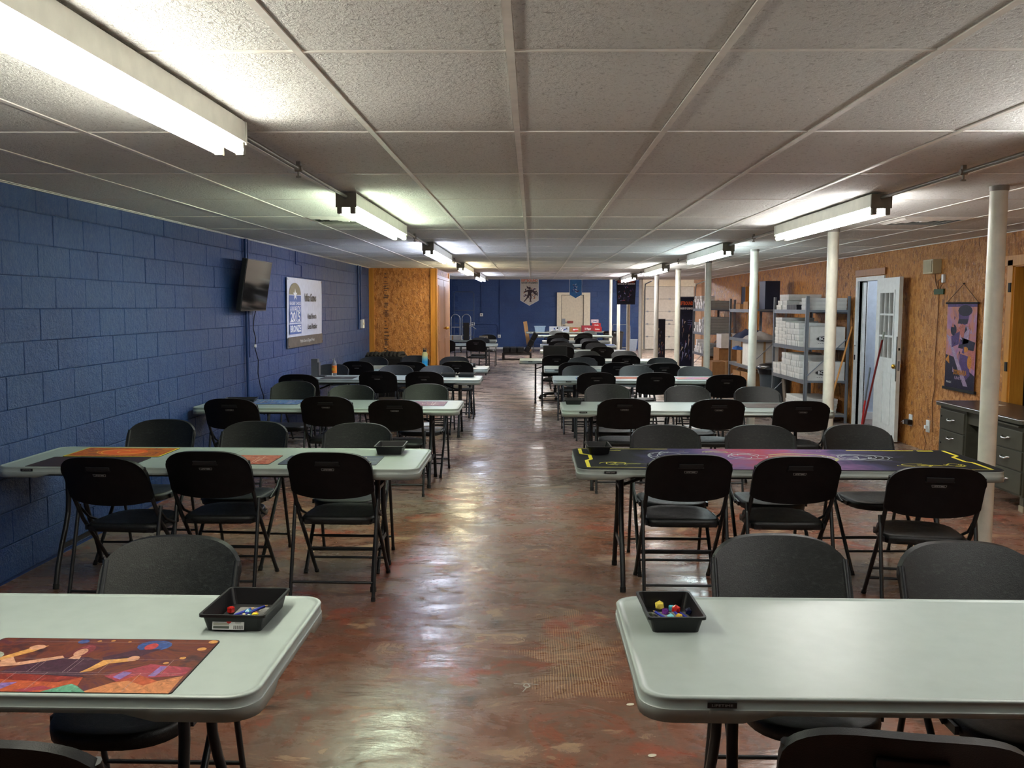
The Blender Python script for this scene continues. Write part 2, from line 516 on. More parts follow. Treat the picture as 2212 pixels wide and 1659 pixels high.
tag(b.build('distant_blocks', wl), kind='stuff')
wf = MB().box((XL - .2, YF + .010, 0), (4.25, YF + .25, FAR_H), MORTAR).build('wall_far'); struct(wf, 'dark blue painted concrete block wall at the far end of the room')
DX0, DX1, DZ = .96, 2.26, 2.22
for k in range(0, 15):
    z = .02 + CH * k
    x = XL + (.203 if k % 2 else 0)
    while x < 4.2:
        if not (x + .406 > DX0 and x < DX1 and z < DZ) and x + .406 <= 4.26:
            inst('block', bm_for(.4064), wf, (x, YF + .010 + random.uniform(-.002, .002), z), (0, 0, -PI / 2))
        x += .4064
MB().box((XL, YF - .012, 0), (DX0 - .02, YF + .012, .07), WHITEP).build('floor_strip', wf)

# right wall: backing + varnished strand-board panels
wr = MB()
D1, D2 = (12.20, 13.12), (7.98, 8.93)
for y0, y1, z0 in ((YB, D2[0], 0), (D2[0], D2[1], 2.09), (D2[1], D1[0], 0), (D1[0], D1[1], 2.07), (D1[1], YC, 0)):
    wr.box((XR + .012, y0, z0), (XR + .12, y1, H + .1), WOODD)
wr = wr.build('wall_right'); struct(wr, 'varnished orange strand-board wall')
def osb_panel(y0, y1, z0=0.0, z1=H + .02):
    MB().box((XR, y0 + .002, z0), (XR + .013, y1 - .002, z1), OSB, bev=.002).build('strand_board_panel', wr)
for y0, y1 in ((D1[1], 14.0), (14.0, 15.22), (15.22, 16.44), (16.44, 17.66), (17.66, 18.88), (18.88, 20.1), (20.1, 21.32), (21.32, 22.54), (22.54, 23.6), (23.6, YC),
               (11.2, D1[0]), (10.0, 11.2), (D2[1], 10.0), (6.76, D2[0]), (5.54, 6.76), (4.32, 5.54), (3.1, 4.32), (1.88, 3.1), (-.56, 1.88), (-4, -.56)):
    osb_panel(y0, y1)
osb_panel(D1[0], D1[1], 2.08); osb_panel(D2[0], D2[1], 2.10)
# far room right side
struct(MB().box((XR, YC, 0), (XFR + .1, YC + .1, FAR_H), WOODP).build('wall_far_return'), 'plywood return wall beyond the strand-board wall')
struct(MB().box((XFR, YC, 0), (XFR + .1, YF, FAR_H), plain('pinkish_plywood', rgb(186, 150, 122), .6)).build('wall_far_right'), 'pinkish plywood side wall of the far room')
struct(MB().box((XL - .2, YB - .2, 0), (XR + .2, YB, H + .1), MORTAR).build('wall_back'), 'blue wall behind the viewpoint')
# wall around the overhead door
wg = MB().box((4.25, YF + .01, 0), (4.42, YF + .25, FAR_H), CREAM)
wg.box((6.3, YF + .01, 0), (XFR, YF + .25, FAR_H), plain('pinkish_plywood', rgb(186, 150, 122), .6)).box((4.42, YF + .01, 2.5), (6.3, YF + .25, FAR_H), CREAM)
struct(wg.build('wall_far_garage'), 'pale wall framing the overhead door')
# overhead sectional door
g4 = MB().box((4.36, YF - .03, 2.47), (6.36, YF + .02, 2.60), CREAM).build('door_4'); struct(g4, 'white sectional overhead door at the far right')
for k in range(5):
    z0 = .02 + k * .49
    p = MB().box((4.42, YF - .03, z0), (6.3, YF + .01, z0 + .482), plain('door_panel_white', rgb(206, 204, 196), .5), bev=.006).build('door_panel', g4)
    if k:
        for hx in (4.5, 5.36, 6.22):
            MB().box((hx - .04, YF - .04, z0 - .03), (hx + .04, YF - .028, z0 + .03), GALV).build('hinge', g4)
for tx in (4.38, 6.34):
    MB().tube([(tx, YF - .07, .02), (tx, YF - .07, 2.3), (tx, YF - .3, 2.55), (tx, YF - 2.2, 2.62)], .022, GALV).build('door_track', g4)
MB().box((5.1, YF - .05, 1.13), (5.5, YF - .03, 1.17), GALV).build('lift_handle', g4)
# far steel door
d3 = MB()
d3.box((DX0, YF - .10, 0), (DX0 + .17, YF + .1, DZ), CREAM, bev=.006).box((DX1 - .25, YF - .10, 0), (DX1, YF + .1, DZ), CREAM, bev=.006).box((DX0 + .17, YF - .10, DZ - .1), (DX1 - .25, YF + .1, DZ), CREAM, bev=.006)
d3 = d3.build('door_3'); struct(d3, 'cream steel door in a wide cream frame in the far wall')
MB().box((DX0 + .185, YF - .05, .01), (DX1 - .265, YF - .01, DZ - .115), plain('door_cream', rgb(214, 206, 186), .45), bev=.004).build('door_leaf', d3)
MB().box((DX0 + .17, YF - .02, .01), (DX1 - .25, YF + .005, DZ - .1), plain('gap_shadow_brown', rgb(70, 62, 52), .8)).build('gap_shade_sheet', d3)  # dark sheet painted in as the shade of the gap round the leaf
MB().box((DX0 + .2, YF - .08, .98), (DX0 + .33, YF - .05, 1.20), GALV).tube([(DX0 + .24, YF - .08, .93), (DX0 + .24, YF - .12, .93), (DX0 + .34, YF - .12, .93)], .012, GALV).build('door_lock', d3)
MB().box((DX0 + .33, YF - .07, 1.05), (DX0 + .42, YF - .05, 1.07), GALV).box((DX0 + .41, YF - .09, 1.02), (DX0 + .64, YF - .05, 1.11), plain('dull_red', rgb(150, 58, 54), .5)).build('alarm_bar', d3)

# closet block on the left
cl = MB().box((XL, 17.72, 0), (-1.86, 20.4, H), OSB).build('wall_closet'); struct(cl, 'strand-board closet box against the blue wall')
MB().box((XL + .001, 17.70, .0), (XL + .10, 17.72, H - .01), WOODT, bev=.003).build('trim_board', cl)
MB().box((-1.96, 17.69, 0), (-1.845, 17.72, H - .01), WOODT, bev=.003).build('trim_board', cl)
MB().box((-1.86, 17.69, 0), (-1.835, 17.78, H - .01), WOODT, bev=.003).build('trim_board', cl)
MB().box((-1.86, 20.3, 0), (-1.835, 20.42, H - .01), WOODT, bev=.003).build('trim_board', cl)
for y0, y1, ky in ((17.80, 19.02, 18.92), (19.06, 20.28, 19.16)):
    dd = MB().box((-1.86, y0, .02), (-1.83, y1, 2.2), WOODD, bev=.004)
    dd = dd.build('closet_door', cl)
    for z0, z1 in ((.15, 1.0), (1.12, 2.08)):
        MB().box((-1.832, y0 + .16, z0), (-1.822, y1 - .16, z1), WOODD, bev=.008).build('raised_panel', dd)
    MB().lathe([(.012, 0), (.012, .04), (.028, .05), (.032, .07), (.02, .09), (.003, .095)], BRASS, 12, Matrix.Translation((-1.83, ky, 1.22)) @ Matrix.Rotation(PI / 2, 4, 'Y')).build('knob', dd)
MB().box((-1.86, 17.79, 2.21), (-1.835, 20.3, 2.27), WOODD).build('door_head_trim', cl)
stamp = MB()
for z in [.7 + .035 * i for i in range(46)]:
    if random.random() < .75: stamp.box((-2.86 + random.uniform(-.01, .01), 17.717, z), (-2.86 + random.uniform(.03, .10), 17.719, z + random.uniform(.012, .026)), plain('mill_stamp_ink', rgb(96, 60, 26), .5))
stamp.build('mill_stamp', cl)

# doorway 1: white nine-light door standing open
d1 = MB()
d1.box((XR - .02, 13.12, 0), (XR + .13, 13.19, 2.09), WHITEP).box((XR - .02, 12.14, 0), (XR + .13, 12.20, 2.09), WHITEP).box((XR - .02, 12.20, 2.035), (XR + .13, 13.12, 2.09), WHITEP)
d1.box((XR + .05, 13.07, 0), (XR + .09, 13.12, 2.02), WHITEP)
d1 = d1.build('door_1'); struct(d1, 'white doorway with an open nine-pane door in the strand-board wall')
MB().box((XR - .03, 12.1, 2.10), (XR + .0, 13.2, 2.19), WOODD, bev=.004).build('head_casing', d1)
MB().box((XR - .025, 13.12, .93), (XR - .019, 13.16, 1.0), BLACKM).build('strike_plate', d1)
MB().box((XR - .025, 13.13, 1.12), (XR - .019, 13.145, 1.14), BLACKM).build('latch_hole', d1)
leaf = bpy.data.objects.new('door_leaf', None); COL.objects.link(leaf); leaf.parent = d1
lm = MB()
LW, LH, LT = .90, 2.03, .044
gx0, gx1, gz0, gz1 = .18, .72, 1.02, 1.84
for a, c in (((0, 0, 0), (LW, LT, gz0)), ((0, 0, gz1), (LW, LT, LH)), ((0, 0, gz0), (gx0, LT, gz1)), ((gx1, 0, gz0), (LW, LT, gz1))):
    lm.box(a, c, WHITEP)
for k in (1, 2):
    x = gx0 + (gx1 - gx0) * k / 3; lm.box((x - .012, -.004, gz0), (x + .012, LT + .004, gz1), WHITEP)
    z = gz0 + (gz1 - gz0) * k / 3; lm.box((gx0, -.004, z - .012), (gx1, LT + .004, z + .012), WHITEP)
for a, c in (((gx0 - .035, -.01, gz0 - .035), (gx1 + .035, 0, gz0)), ((gx0 - .035, -.01, gz1), (gx1 + .035, 0, gz1 + .035)), ((gx0 - .035, -.01, gz0), (gx0, 0, gz1)), ((gx1, -.01, gz0), (gx1 + .035, 0, gz1))):
    lm.box(a, c, WHITEP)
for x0, x1 in ((.14, .38), (.46, .70)):
    lm.box((x0, -.006, .18), (x1, 0, .84), WHITEP, bev=.006)
me_leaf = lm.mesh('door_leaf')
# hinge at the near jamb, opened nearly flat against the wall towards the viewpoint
LEAF_ROT = -PI / 2 - math.radians(4)
bpy.data.objects.remove(leaf)
leaf = bpy.data.objects.new('door_leaf', me_leaf); COL.objects.link(leaf); leaf.parent = d1
leaf.location = (XR - .07, 12.24, .015); leaf.rotation_euler = (0, 0, LEAF_ROT)
t = NT('door_glass'); t.b.inputs['Base Color'].default_value = (.8, .8, .78, 1); t.b.inputs['Roughness'].default_value = .05
t.b.inputs['Transmission Weight'].default_value = .9; DGLASS = t.m
for i in range(3):
    for j in range(3):
        x0 = gx0 + (gx1 - gx0) * i / 3; z0 = gz0 + (gz1 - gz0) * j / 3
        MB().box((x0, LT * .4, z0), (x0 + (gx1 - gx0) / 3, LT * .5, z0 + (gz1 - gz0) / 3), DGLASS).build('pane', leaf)
for s_ in (-1, 1):
    y = -.0 if s_ < 0 else LT
    MB().lathe([(.03, 0), (.03, .006), (.012, .01), (.012, .04), (.026, .05), (.03, .065), (.02, .08), (.003, .084)], BRASS, 14, Matrix.Translation((LW - .07, y, .93)) @ Matrix.Rotation(-PI / 2 * s_ * -1, 4, 'X')).build('door_knob', leaf)
MB().box((LW, .012, .88), (LW + .002, .034, 1.0), GALV).box((LW, .012, 1.13), (LW + .002, .034, 1.16), BLACKM).build('latch_plate', leaf)
MB().box((LW - .028, -.006, .75), (LW - .0, 0, 1.30), plain('dark_strip', rgb(70, 74, 72), .4)).build('guard_strip', leaf)
# hall behind the doorway
HALLM = plain('pale_blue_hall_paint', rgb(176, 190, 206), .6)
struct(MB().box((XR + .12, 13.9, 0), (6.4, 14.0, 2.5), HALLM).box((6.3, 11.6, 0), (6.4, 13.9, 2.5), HALLM).box((XR + .12, 11.5, 0), (6.4, 11.6, 2.5), HALLM).box((XR + .12, 11.5, 2.45), (6.4, 14, 2.55), WHITEP)
       .box((XR + .13, 13.82, 0), (6.3, 13.9, .1), WHITEP).build('wall_hall'), 'pale blue hall behind the open white door')
hl = bpy.data.lights.new('hall_lamp', 'POINT'); hl.energy = 7; hl.color = (.92, .96, 1); hl.shadow_soft_size = .12
ho = bpy.data.objects.new('hall_lamp', hl); ho.location = (5.5, 12.8, 2.25); COL.objects.link(ho)
# doorway 2 at the right edge
d2 = MB()
d2.box((XR - .025, D2[1] - .01, 0), (XR + .0, D2[1] + .09, 2.13), WOODT, bev=.004).box((XR - .025, D2[0] - .09, 0), (XR, D2[0] + .01, 2.13), WOODT, bev=.004).box((XR - .025, D2[0] - .09, 2.07), (XR - .001, D2[1] + .16, 2.17), WOODT, bev=.004)
d2.box((XR - .01, D2[1] - .03, 0), (XR + .12, D2[1], 2.08), WOODT).box((XR - .01, D2[0], 0), (XR + .12, D2[0] + .03, 2.08), WOODT).box((XR - .01, D2[0], 2.06), (XR + .12, D2[1], 2.09), WOODT)
d2 = d2.build('door_2'); struct(d2, 'dark open doorway with pine casing at the right edge')
for z in (.25, 1.06, 1.82):
    MB().box((XR - .034, D2[1] + .0, z), (XR - .024, D2[1] + .045, z + .09), BLACKM, bev=.003).build('hinge', d2)
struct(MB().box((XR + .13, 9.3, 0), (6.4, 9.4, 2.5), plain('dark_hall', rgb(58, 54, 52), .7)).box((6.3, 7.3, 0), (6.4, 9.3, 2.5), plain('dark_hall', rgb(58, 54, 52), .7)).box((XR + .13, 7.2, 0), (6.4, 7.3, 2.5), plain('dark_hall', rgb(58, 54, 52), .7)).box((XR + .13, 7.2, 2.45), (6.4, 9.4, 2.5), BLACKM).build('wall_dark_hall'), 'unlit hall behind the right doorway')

# ---------------------------------------------------------------- fluorescent fixtures
def fixture(x, y0, y1, tint, label, z=H, strength=1.0, near_cap=True):
    L = y1 - y0
    t = thing('strip_light', (x, y0, z - .010), 0, label, 'ceiling light', 'fluorescent strip lights')
    prof = [(-.060, .0), (.060, .0), (.062, -.080), (.040, -.088), (-.040, -.088), (-.062, -.080)]
    n = len(prof)
    b = MB()
    b.add([(px, 0, pz) for px, pz in prof] + [(px, L, pz) for px, pz in prof],
          [tuple(range(n))[::-1], tuple(range(n, 2 * n))] + [(i, (i + 1) % n, (i + 1) % n + n, i + n) for i in range(n)], FIXT)
    b.build('housing', t)
    em = emit('tube_' + label.replace(' ', '_')[:40], tint + (1,), TUBE * strength)
    for s_ in (-1, 1):
        MB().tube([(s_ * .042, .035, -.112), (s_ * .042, L - .035, -.112)], .0185, em, 10).build('tube', t)
        for yy in (.0, L - .03):
            MB().box((s_ * .042 - .016, yy, -.132), (s_ * .042 + .016, yy + .03, -.08), SOCK, bev=.006).build('socket', t)
    for yy in (.3, L - .34): MB().box((-.03, yy, 0), (.03, yy + .04, .010), FIXT).build('ceiling_spacer', t)
    MB().box((-.066, -.004, -.092), (.066, .012, .0), SOCK, bev=.002).build('end_cap', t)
    MB().box((-.064, L - .012, -.090), (.064, L + .004, .0), SOCK if False else FIXT, bev=.002).build('end_cap', t)
    return t
WARM, GREEN, COOL, YELW, NEUT, CYAN = (1, .97, .84), (.84, 1, .74), (.74, .80, 1), (1, .88, .58), (1, .98, .95), (.80, .96, 1)
LX, RX = -1.19, 2.21
fixture(LX, 1.25, 3.66, WARM, 'warm white strip light nearest the viewpoint, upper left')
fixture(LX, 5.9, 8.3, GREEN, 'greenish strip light over the left tables, second from the viewpoint')
fixture(LX, 10.5, 12.95, COOL, 'bluish strip light over the left tables, third from the viewpoint')
fixture(LX, 15.25, 17.7, YELW, 'yellowish strip light beside the closet corner, fourth on the left')
fixture(LX, 19.8, 22.2, COOL, 'farthest strip light on the left, beyond the closet corner')
fixture(RX, 1.45, 3.86, NEUT, 'strip light just outside the right edge of the view')
fixture(RX, 5.95, 8.3, NEUT, 'bright white strip light over the right tables, nearest on the right')
fixture(RX, 10.5, 12.95, CYAN, 'cool white strip light on the right, second from the viewpoint')
fixture(RX, 15.4, 17.85, NEUT, 'strip light on the right, third from the viewpoint')
fixture(RX, 20.1, 22.5, (1, .93, 1), 'farthest strip light on the right, by the hanging banners')
fixture(0.2, 28.2, 30.6, NEUT, 'strip light in the far room, left one, unseen, added for light', FAR_H, 4.5)  # unseen fixture put in so that the far room is lit
fixture(5.5, 30.8, 33.2, NEUT, 'strip light in the far room, beside the overhead door, unseen, added for light', FAR_H, 4.5)  # unseen fixture added to brighten the overhead door
fixture(3.6, 28.2, 30.6, NEUT, 'strip light in the far room, right one, unseen, added for light', FAR_H, 4.5)  # another unseen fixture put in for far-room light
for x, segs, lab in ((LX, ((3.66, 5.9), (8.3, 10.5), (12.95, 15.25), (17.7, 19.8), (22.2, YC)), 'left'), (RX, ((3.86, 5.95), (8.3, 10.5), (12.95, 15.4), (17.85, 20.1), (22.5, YC)), 'right')):
    for i, (a, c) in enumerate(segs):
        t = thing('conduit_run', (x, a, H - .035), 0, f'steel conduit on the ceiling, {["first", "second", "third", "fourth", "fifth"][i]} stretch of the {lab} light row', 'conduit')
        MB().tube([(0, .0, 0), (0, c - a, 0)], .011, CONDUIT, 8).build('pipe', t)
        m = (c - a) * .47
        k = MB()
        k.box((-.010, m - .012, -.005), (.010, m + .012, .035), CONDUIT).tube([(-.018, m, 0), (.018, m, 0)], .016, CONDUIT, 8).tube([(0, m, -.014), (0, m, -.04)], .006, CONDUIT, 6).box((-.012, m - .008, -.045), (.012, m + .008, -.036), CONDUIT)
        k.build('clamp', t)

# ceiling diffusers
for x0, y0, lab in ((-1.897, 7.58, 'square louvred air vent in the ceiling beside the greenish light'), (2.983, 7.58, 'square louvred air vent in the ceiling near the right wall')):
    t = thing('ceiling_vent', (x0 + .305, y0 + .0 - .0 + .305 - 1.22 * 0, H - .004), 0, lab, 'vent')
    MB().box((-.293, -.293, .02), (.293, .293, .03), BLACKM).build('backing', t)
    for k, r in enumerate((.29, .225, .16, .095)):
        z1 = -.012 + k * .002
        b = MB()
        o_, i_ = r, r - .05
        b.add([(-o_, -o_, .012), (o_, -o_, .012), (o_, o_, .012), (-o_, o_, .012), (-i_, -i_, z1), (i_, -i_, z1), (i_, i_, z1), (-i_, i_, z1)],
              [(0, 1, 5, 4), (1, 2, 6, 5), (2, 3, 7, 6), (3, 0, 4, 7)], GRID)
        b.build('louvre', t)
    MB().box((-.03, -.03, -.008), (.03, .03, .0), GRID).build('centre_plate', t)

# steel columns
ORD = ['nearest', 'second', 'third', 'fourth', 'fifth', 'sixth', 'seventh', 'eighth', 'ninth', 'tenth']
for i in range(10):
    y = 5.66 + 3.045 * i
    top = H if y < YC else FAR_H
    t = thing('support_column', (2.8, y, 0), 0, f'white painted round steel column, {ORD[i]} from the viewpoint in the right-hand line', 'column', 'support columns')
    r = .051
    MB().lathe([(r, .012), (r, top * .3), (r + .0006, top * .5), (r, top - .012)], POLEM, 20).build('shaft', t)
    MB().lathe([(r + .004, top - .03), (r + .005, top - .001)], plain('column_cap', rgb(150, 146, 138), .5), 20).build('cap', t)
    MB().box((-.09, -.09, 0), (.09, .09, .012), POLEM, bev=.003).build('base_plate', t)

# ---------------------------------------------------------------- folding table
HX, HY, TZ = 1.22, .385, .745
def table_outline(inset):
    pts = []
    r = .075
    hx, hy = HX - inset, HY - inset
    rr = max(r - inset, .01)
    def arc(cx, cy, a):
        for i in range(7):
            t = a + PI / 2 * i / 6
            pts.append((cx + rr * math.cos(t), cy + rr * math.sin(t)))
    arc(hx - rr, hy - rr, 0)
    for x in (HX - .24, HX - .32, 0, -HX + .32, -HX + .24): pts.append((x, hy))
    arc(-hx + rr, hy - rr, PI / 2)
    for y in (HY - .17, HY - .21, -HY + .21, -HY + .17): pts.append((-hx, y))
    arc(-hx + rr, -hy + rr, PI)
    for x in (-HX + .24, -HX + .32, 0, HX - .32, HX - .24): pts.append((x, -hy))
    arc(hx - rr, -hy + rr, 1.5 * PI)
    for y in (-HY + .17, -HY + .21, HY - .21, HY - .17): pts.append((hx, y))
    return pts
def make_table():
    t = thing('folding_table', (0, 0, 0))
    loops = [(.012, 'bi'), (.0, 'bo'), (.0, -.030), (.003, -.028), (.003, -.008), (.001, -.004), (.004, 0), (.013, 0), (.016, -.003), (.026, -.003)]
    vs = []; fs = []
    n = None
    for ins, z in loops:
        pts = table_outline(ins)
        n = len(pts)
        for (x, y) in pts:
            if isinstance(z, str):
                corner = abs(x) > HX - .28 and (abs(y) > HY - .19)
                zz = TZ - (.062 if corner else .043) + (.004 if z == 'bi' else 0)
            else: zz = TZ + z
            vs.append((x, y, zz))
    for i in range(len(loops) - 1):
        for k in range(n):
            a, b2 = i * n + k, i * n + (k + 1) % n
            fs.append((a, b2, b2 + n, a + n))
    top = (len(loops) - 1) * n
    cap_v = vs[top:top + n]
    side_v, side_f = vs, fs
    vs = list(cap_v); fs = [tuple(range(n))]
    # underside
    o = len(vs)
    for (x, y) in table_outline(.014): vs.append((x, y, TZ - .036))
    fs.append(tuple(range(o, o + n))[::-1])
    MB().add(side_v[:3 * n], [f for f in side_f if max(f) < 3 * n], TABLE, True).add(side_v, [f for f in side_f if min(f) >= 2 * n], TABLE, True).add(vs, fs, TABLE).build('tabletop', t)
    for sy in (-1, 1):
        MB().box((-HX + .22, sy * .31 - .012, TZ - .062), (HX - .22, sy * .31 + .012, TZ - .037), FRAME).build('side_rail', t)
    for sx in (-1, 1):
        x0 = sx * (HX - .28)
        for sy in (-1, 1):
            g = MB()
            pts = [(x0, sy * .10, TZ - .05), (x0, sy * .10, .50), (x0, sy * .112, .42), (x0, sy * .15, .33), (x0, sy * .20, .24), (x0 , sy * .255, .12), (x0, sy * .285, .02)]
            g.tube(pts, .0155, FRAME, 10)
            leg = g.build('leg', t)
            MB().tube([(x0, sy * .282, .03), (x0, sy * .2865, .0)], .018, RUBBER, 10).build('rubber_foot', leg)
        MB().box((x0 - .004, -.215, .215), (x0 + .004, .215, .245), FRAME).build('leg_brace', t)
        MB().box((x0 - .01, -.11, .565), (x0 + .01, .11, .585), FRAME).build('upper_brace', t)
        MB().tube([(x0, -.0, .575), (x0 - sx * .22, 0, .66), (x0 - sx * .46, 0, TZ - .045)], .010, FRAME, 8).build('diagonal_strut', t)
        MB().tube([(x0 - sx * .20, -.02, .655), (x0 - sx * .17, -.02, .61), (x0 - sx * .16, 0, .60), (x0 - sx * .17, .02, .61), (x0 - sx * .20, .02, .655)], .004, GALV, 6).build('lock_ring', t)
        MB().tube([(x0, -.30, TZ - .05), (x0, .30, TZ - .05)], .013, FRAME, 8).build('pivot_bar', t)
    bd = MB()
    bd.box((-HX + .155, -HY - .003, TZ - .024), (-HX + .225, -HY + .0005, TZ - .010), BLACKP, bev=.001)
    add_text(bd, 'LIFETIME', .009, SILV, -HX + .19, 0, .0, width=.05, mx=Matrix.Translation((0, -HY - .0035, TZ - .0172)) @ Matrix.Rotation(PI / 2, 4, 'X'))
    bd.build('maker_badge', t)
    remember(t)
    return t

# ---------------------------------------------------------------- folding chair
def make_chair():
    t = thing('folding_chair', (0, 0, 0))
    # backrest shell
    NU, NV = 20, 8
    def yz(z):  # slope of the back tube line
        return -.262 + (.86 - z) * .46
    front = []; back = []
    for i in range(NU + 1):
        u = -math.cos(PI * i / NU)
        x = .238 * u
        a = abs(u)
        zt = .765 + .102 * max(0, 1 - a ** 4.2) ** .55 + .0
        zt = .765 + (zt - .765) * (1 - .10 * a * a)
        zb = .625 - .026 * max(0, 1 - a ** 6) ** .5 - .022 * (1 - a * a)
        bow = -.046 * (1 - a * a)
        for j in range(NV + 1):
            v = j / NV
            z = zb + (zt - zb) * v
            lip = .010 * max(0, (v - .82) / .18) ** 2
            y = yz(z) + bow
            front.append((x, y + .012, z)); back.append((x, y - .010 - lip, z))
    b = MB()
    fs = []
    W = NV + 1
    for i in range(NU):
        for j in range(NV):
            a = i * W + j
            fs.append((a, a + 1, a + W + 1, a + W))
    o = len(front)
    fb = [tuple(reversed([k + o for k in f])) for f in fs]
    rim = []
    border = [j for j in range(W)] + [i * W + NV for i in range(1, NU + 1)] + [NU * W + j for j in range(NV - 1, -1, -1)] + [i * W for i in range(NU - 1, 0, -1)]
    for k in range(len(border)):
        a, c = border[k], border[(k + 1) % len(border)]
        rim.append((a, a + o, c + o, c))
    b.add(front, fs, CHAIR, True).add(back, [tuple(k - o for k in f) for f in fb], CHBACK, True)
    b.add(front + back, rim, CHBACK, True)
    bk = b.build('backrest', t)
    bk.data.shade_auto_smooth() if hasattr(bk.data, 'shade_auto_smooth') else None
    z = .800
    sl = Matrix.Translation((0, yz(z) - .0605, z)) @ Matrix.Rotation(math.atan(.46), 4, 'X')
    MB().box((-.066, -.002, -.012), (.066, .006, .010), BLACKM, sl, bev=.003).box((-.07, -.004, -.016), (.07, .006, -.0125), BLACKP, sl).build('hand_slot', t)
    z = .762
    sl = Matrix.Translation((0, yz(z) - .0590, z)) @ Matrix.Rotation(math.atan(.46), 4, 'X') @ Matrix.Rotation(PI / 2, 4, 'X')
    bd = MB()
    rr = [(-.036, .0065), (-.033, -.0065), (.033, -.0065), (.036, .0065)]
    bd.ribbon(rr + rr[:1], .0016, SILV, 0, sl)
    add_text(bd, 'LIFETIME', .010, SILV, 0, 0, .0002, width=.052, bold=.0002, mx=sl)
    tag(bd.build('maker_badge', t), 'silver outlined badge')
    # seat
    NU = 14
    pts = []
    for i in range(28):
        a = 2 * PI * i / 28
        c, s_ = math.cos(a), math.sin(a)
        p = 7.0 if s_ < 0 else 2.7
        x = .205 * math.copysign(abs(c) ** (2 / p), c); y = .205 * math.copysign(abs(s_) ** (2 / p), s_)
        if y < 0: x *= 1.04
        pts.append((x, y + .125))
    loops = [(.93, .402), (.985, .404), (1.0, .430), (.985, .446), (.93, .450), (.70, .445), (.35, .441)]
    vs = []; fs = []
    n = len(pts)
    for k, zz in loops:
        for x, y in pts: vs.append((x * k, (y - .125) * k + .125, zz))
    for i in range(len(loops) - 1):
        for k in range(n):
            a, c = i * n + k, i * n + (k + 1) % n
            fs.append((a, c, c + n, a + n))
    fs.append(tuple(range((len(loops) - 1) * n, len(loops) * n))); fs.append(tuple(range(n))[::-1])
    MB().add(vs, fs, CHAIR, True).box((-.19, -.075, .405), (.19, -.05, .43), BLACKP).build('seat', t)
    for sx in (-1, 1):
        x = sx * .226
        g = MB().tube([(x, yz(.80), .80), (x, yz(.62), .62), (x, -.06, .47), (x, .33, .015)], .0115, FRAME, 8)
        fl_ = g.build('front_leg', t)
        MB().tube([(x, .324, .022), (x, .342, .0)], .0135, RUBBER, 8).build('rubber_foot', fl_)
        x2 = sx * .238
        g = MB().tube([(x2, -.075, .56), (x2, -.085, .53), (x2, -.225, .015)], .0105, FRAME, 8)
        rl = g.build('rear_leg', t)
        MB().tube([(x2, -.223, .022), (x2, -.229, .0)], .0125, RUBBER, 8).build('rubber_foot', rl)
        MB().tube([(x2 * .96, -.085, .545), (x2 * .96, -.0, .47), (x2 * .94, .12, .42)], .008, FRAME, 6).build('link_bar', t)
        MB().box((sx * .205, -.06, .41), (sx * .218, .18, .436), FRAME).build('seat_bracket', t)
    for z in (.125, .20):
        y = .33 + (z - .015) / (.47 - .015) * (-.06 - .33)
        MB().tube([(-.226, y, z), (.226, y, z)], .0075, FRAME, 8).build('front_crossbar', t)
    MB().tube([(-.238, -.202, .10), (.238, -.202, .10)], .0075, FRAME, 8).build('rear_crossbar', t)
    remember(t)
    return t
CH0 = make_chair(); TB0 = make_table()
_first = {'c': True, 't': True}
def put(kind, proto, x, y, rz, label, cat, group, scale=None):
    if _first[kind]: o = proto; _first[kind] = False
    else: o = copy_tree(proto)
    o.location = (x, y, 0); o.rotation_euler = (0, 0, rz)
    return tag(o, label, cat, group)
ROWN = {1: 'first', 2: 'second', 3: 'third', 4: 'fourth', 5: 'fifth', 6: 'sixth', 7: 'seventh', 8: 'eighth', 9: 'ninth'}
TABLES = {  # centre x, centre y
 'L1': (-1.875, 2.475), 'L2': (-1.865, 5.53), 'L3': (-1.885, 8.62), 'L4': (-1.875, 11.88), 'L5': (-1.88, 13.93), 'L6': (-2.075, 22.72), 'L7': (-2.2, 25.3),
 'R1': (1.485, 2.505), 'R2': (1.48, 5.575), 'R3': (1.49, 8.56), 'R4': (1.49, 11.92), 'R5': (1.40, 14.03), 'R6': (1.00, 16.08), 'R7': (1.08, 19.5), 'R8': (1.11, 22.4), 'R9': (1.18, 24.9)}
for k, (x, y) in TABLES.items():
    side = 'left' if k[0] == 'L' else 'right'; n = int(k[1])
    extra = {'L1': 'with a tavern playmat and a tray', 'R1': 'bare but for a dice tray', 'R2': 'under a full black playmat'}.get(k, 'among black folding chairs')
    t = put('t', TB0, x, y, 0, f'white folding table {extra}, {ROWN[n]} in the {side} row', 'table', 'white folding tables')
    if k in ('R7', 'R8', 'R9'): t.scale = (.75, 1, 1)
    TABLES[k] = (x, y)
for nm, x, y, lab in (('a', 1.34, 29.6, 'white folding table in the far room, in front of the drinks table'), ('b', .98, 33.9, 'white drinks table before the far cream door'), ('c', 1.75, 34.75, 'white folding table just behind the drinks table')):
    put('t', TB0, x, y, 0, lab, 'table', 'white folding tables')
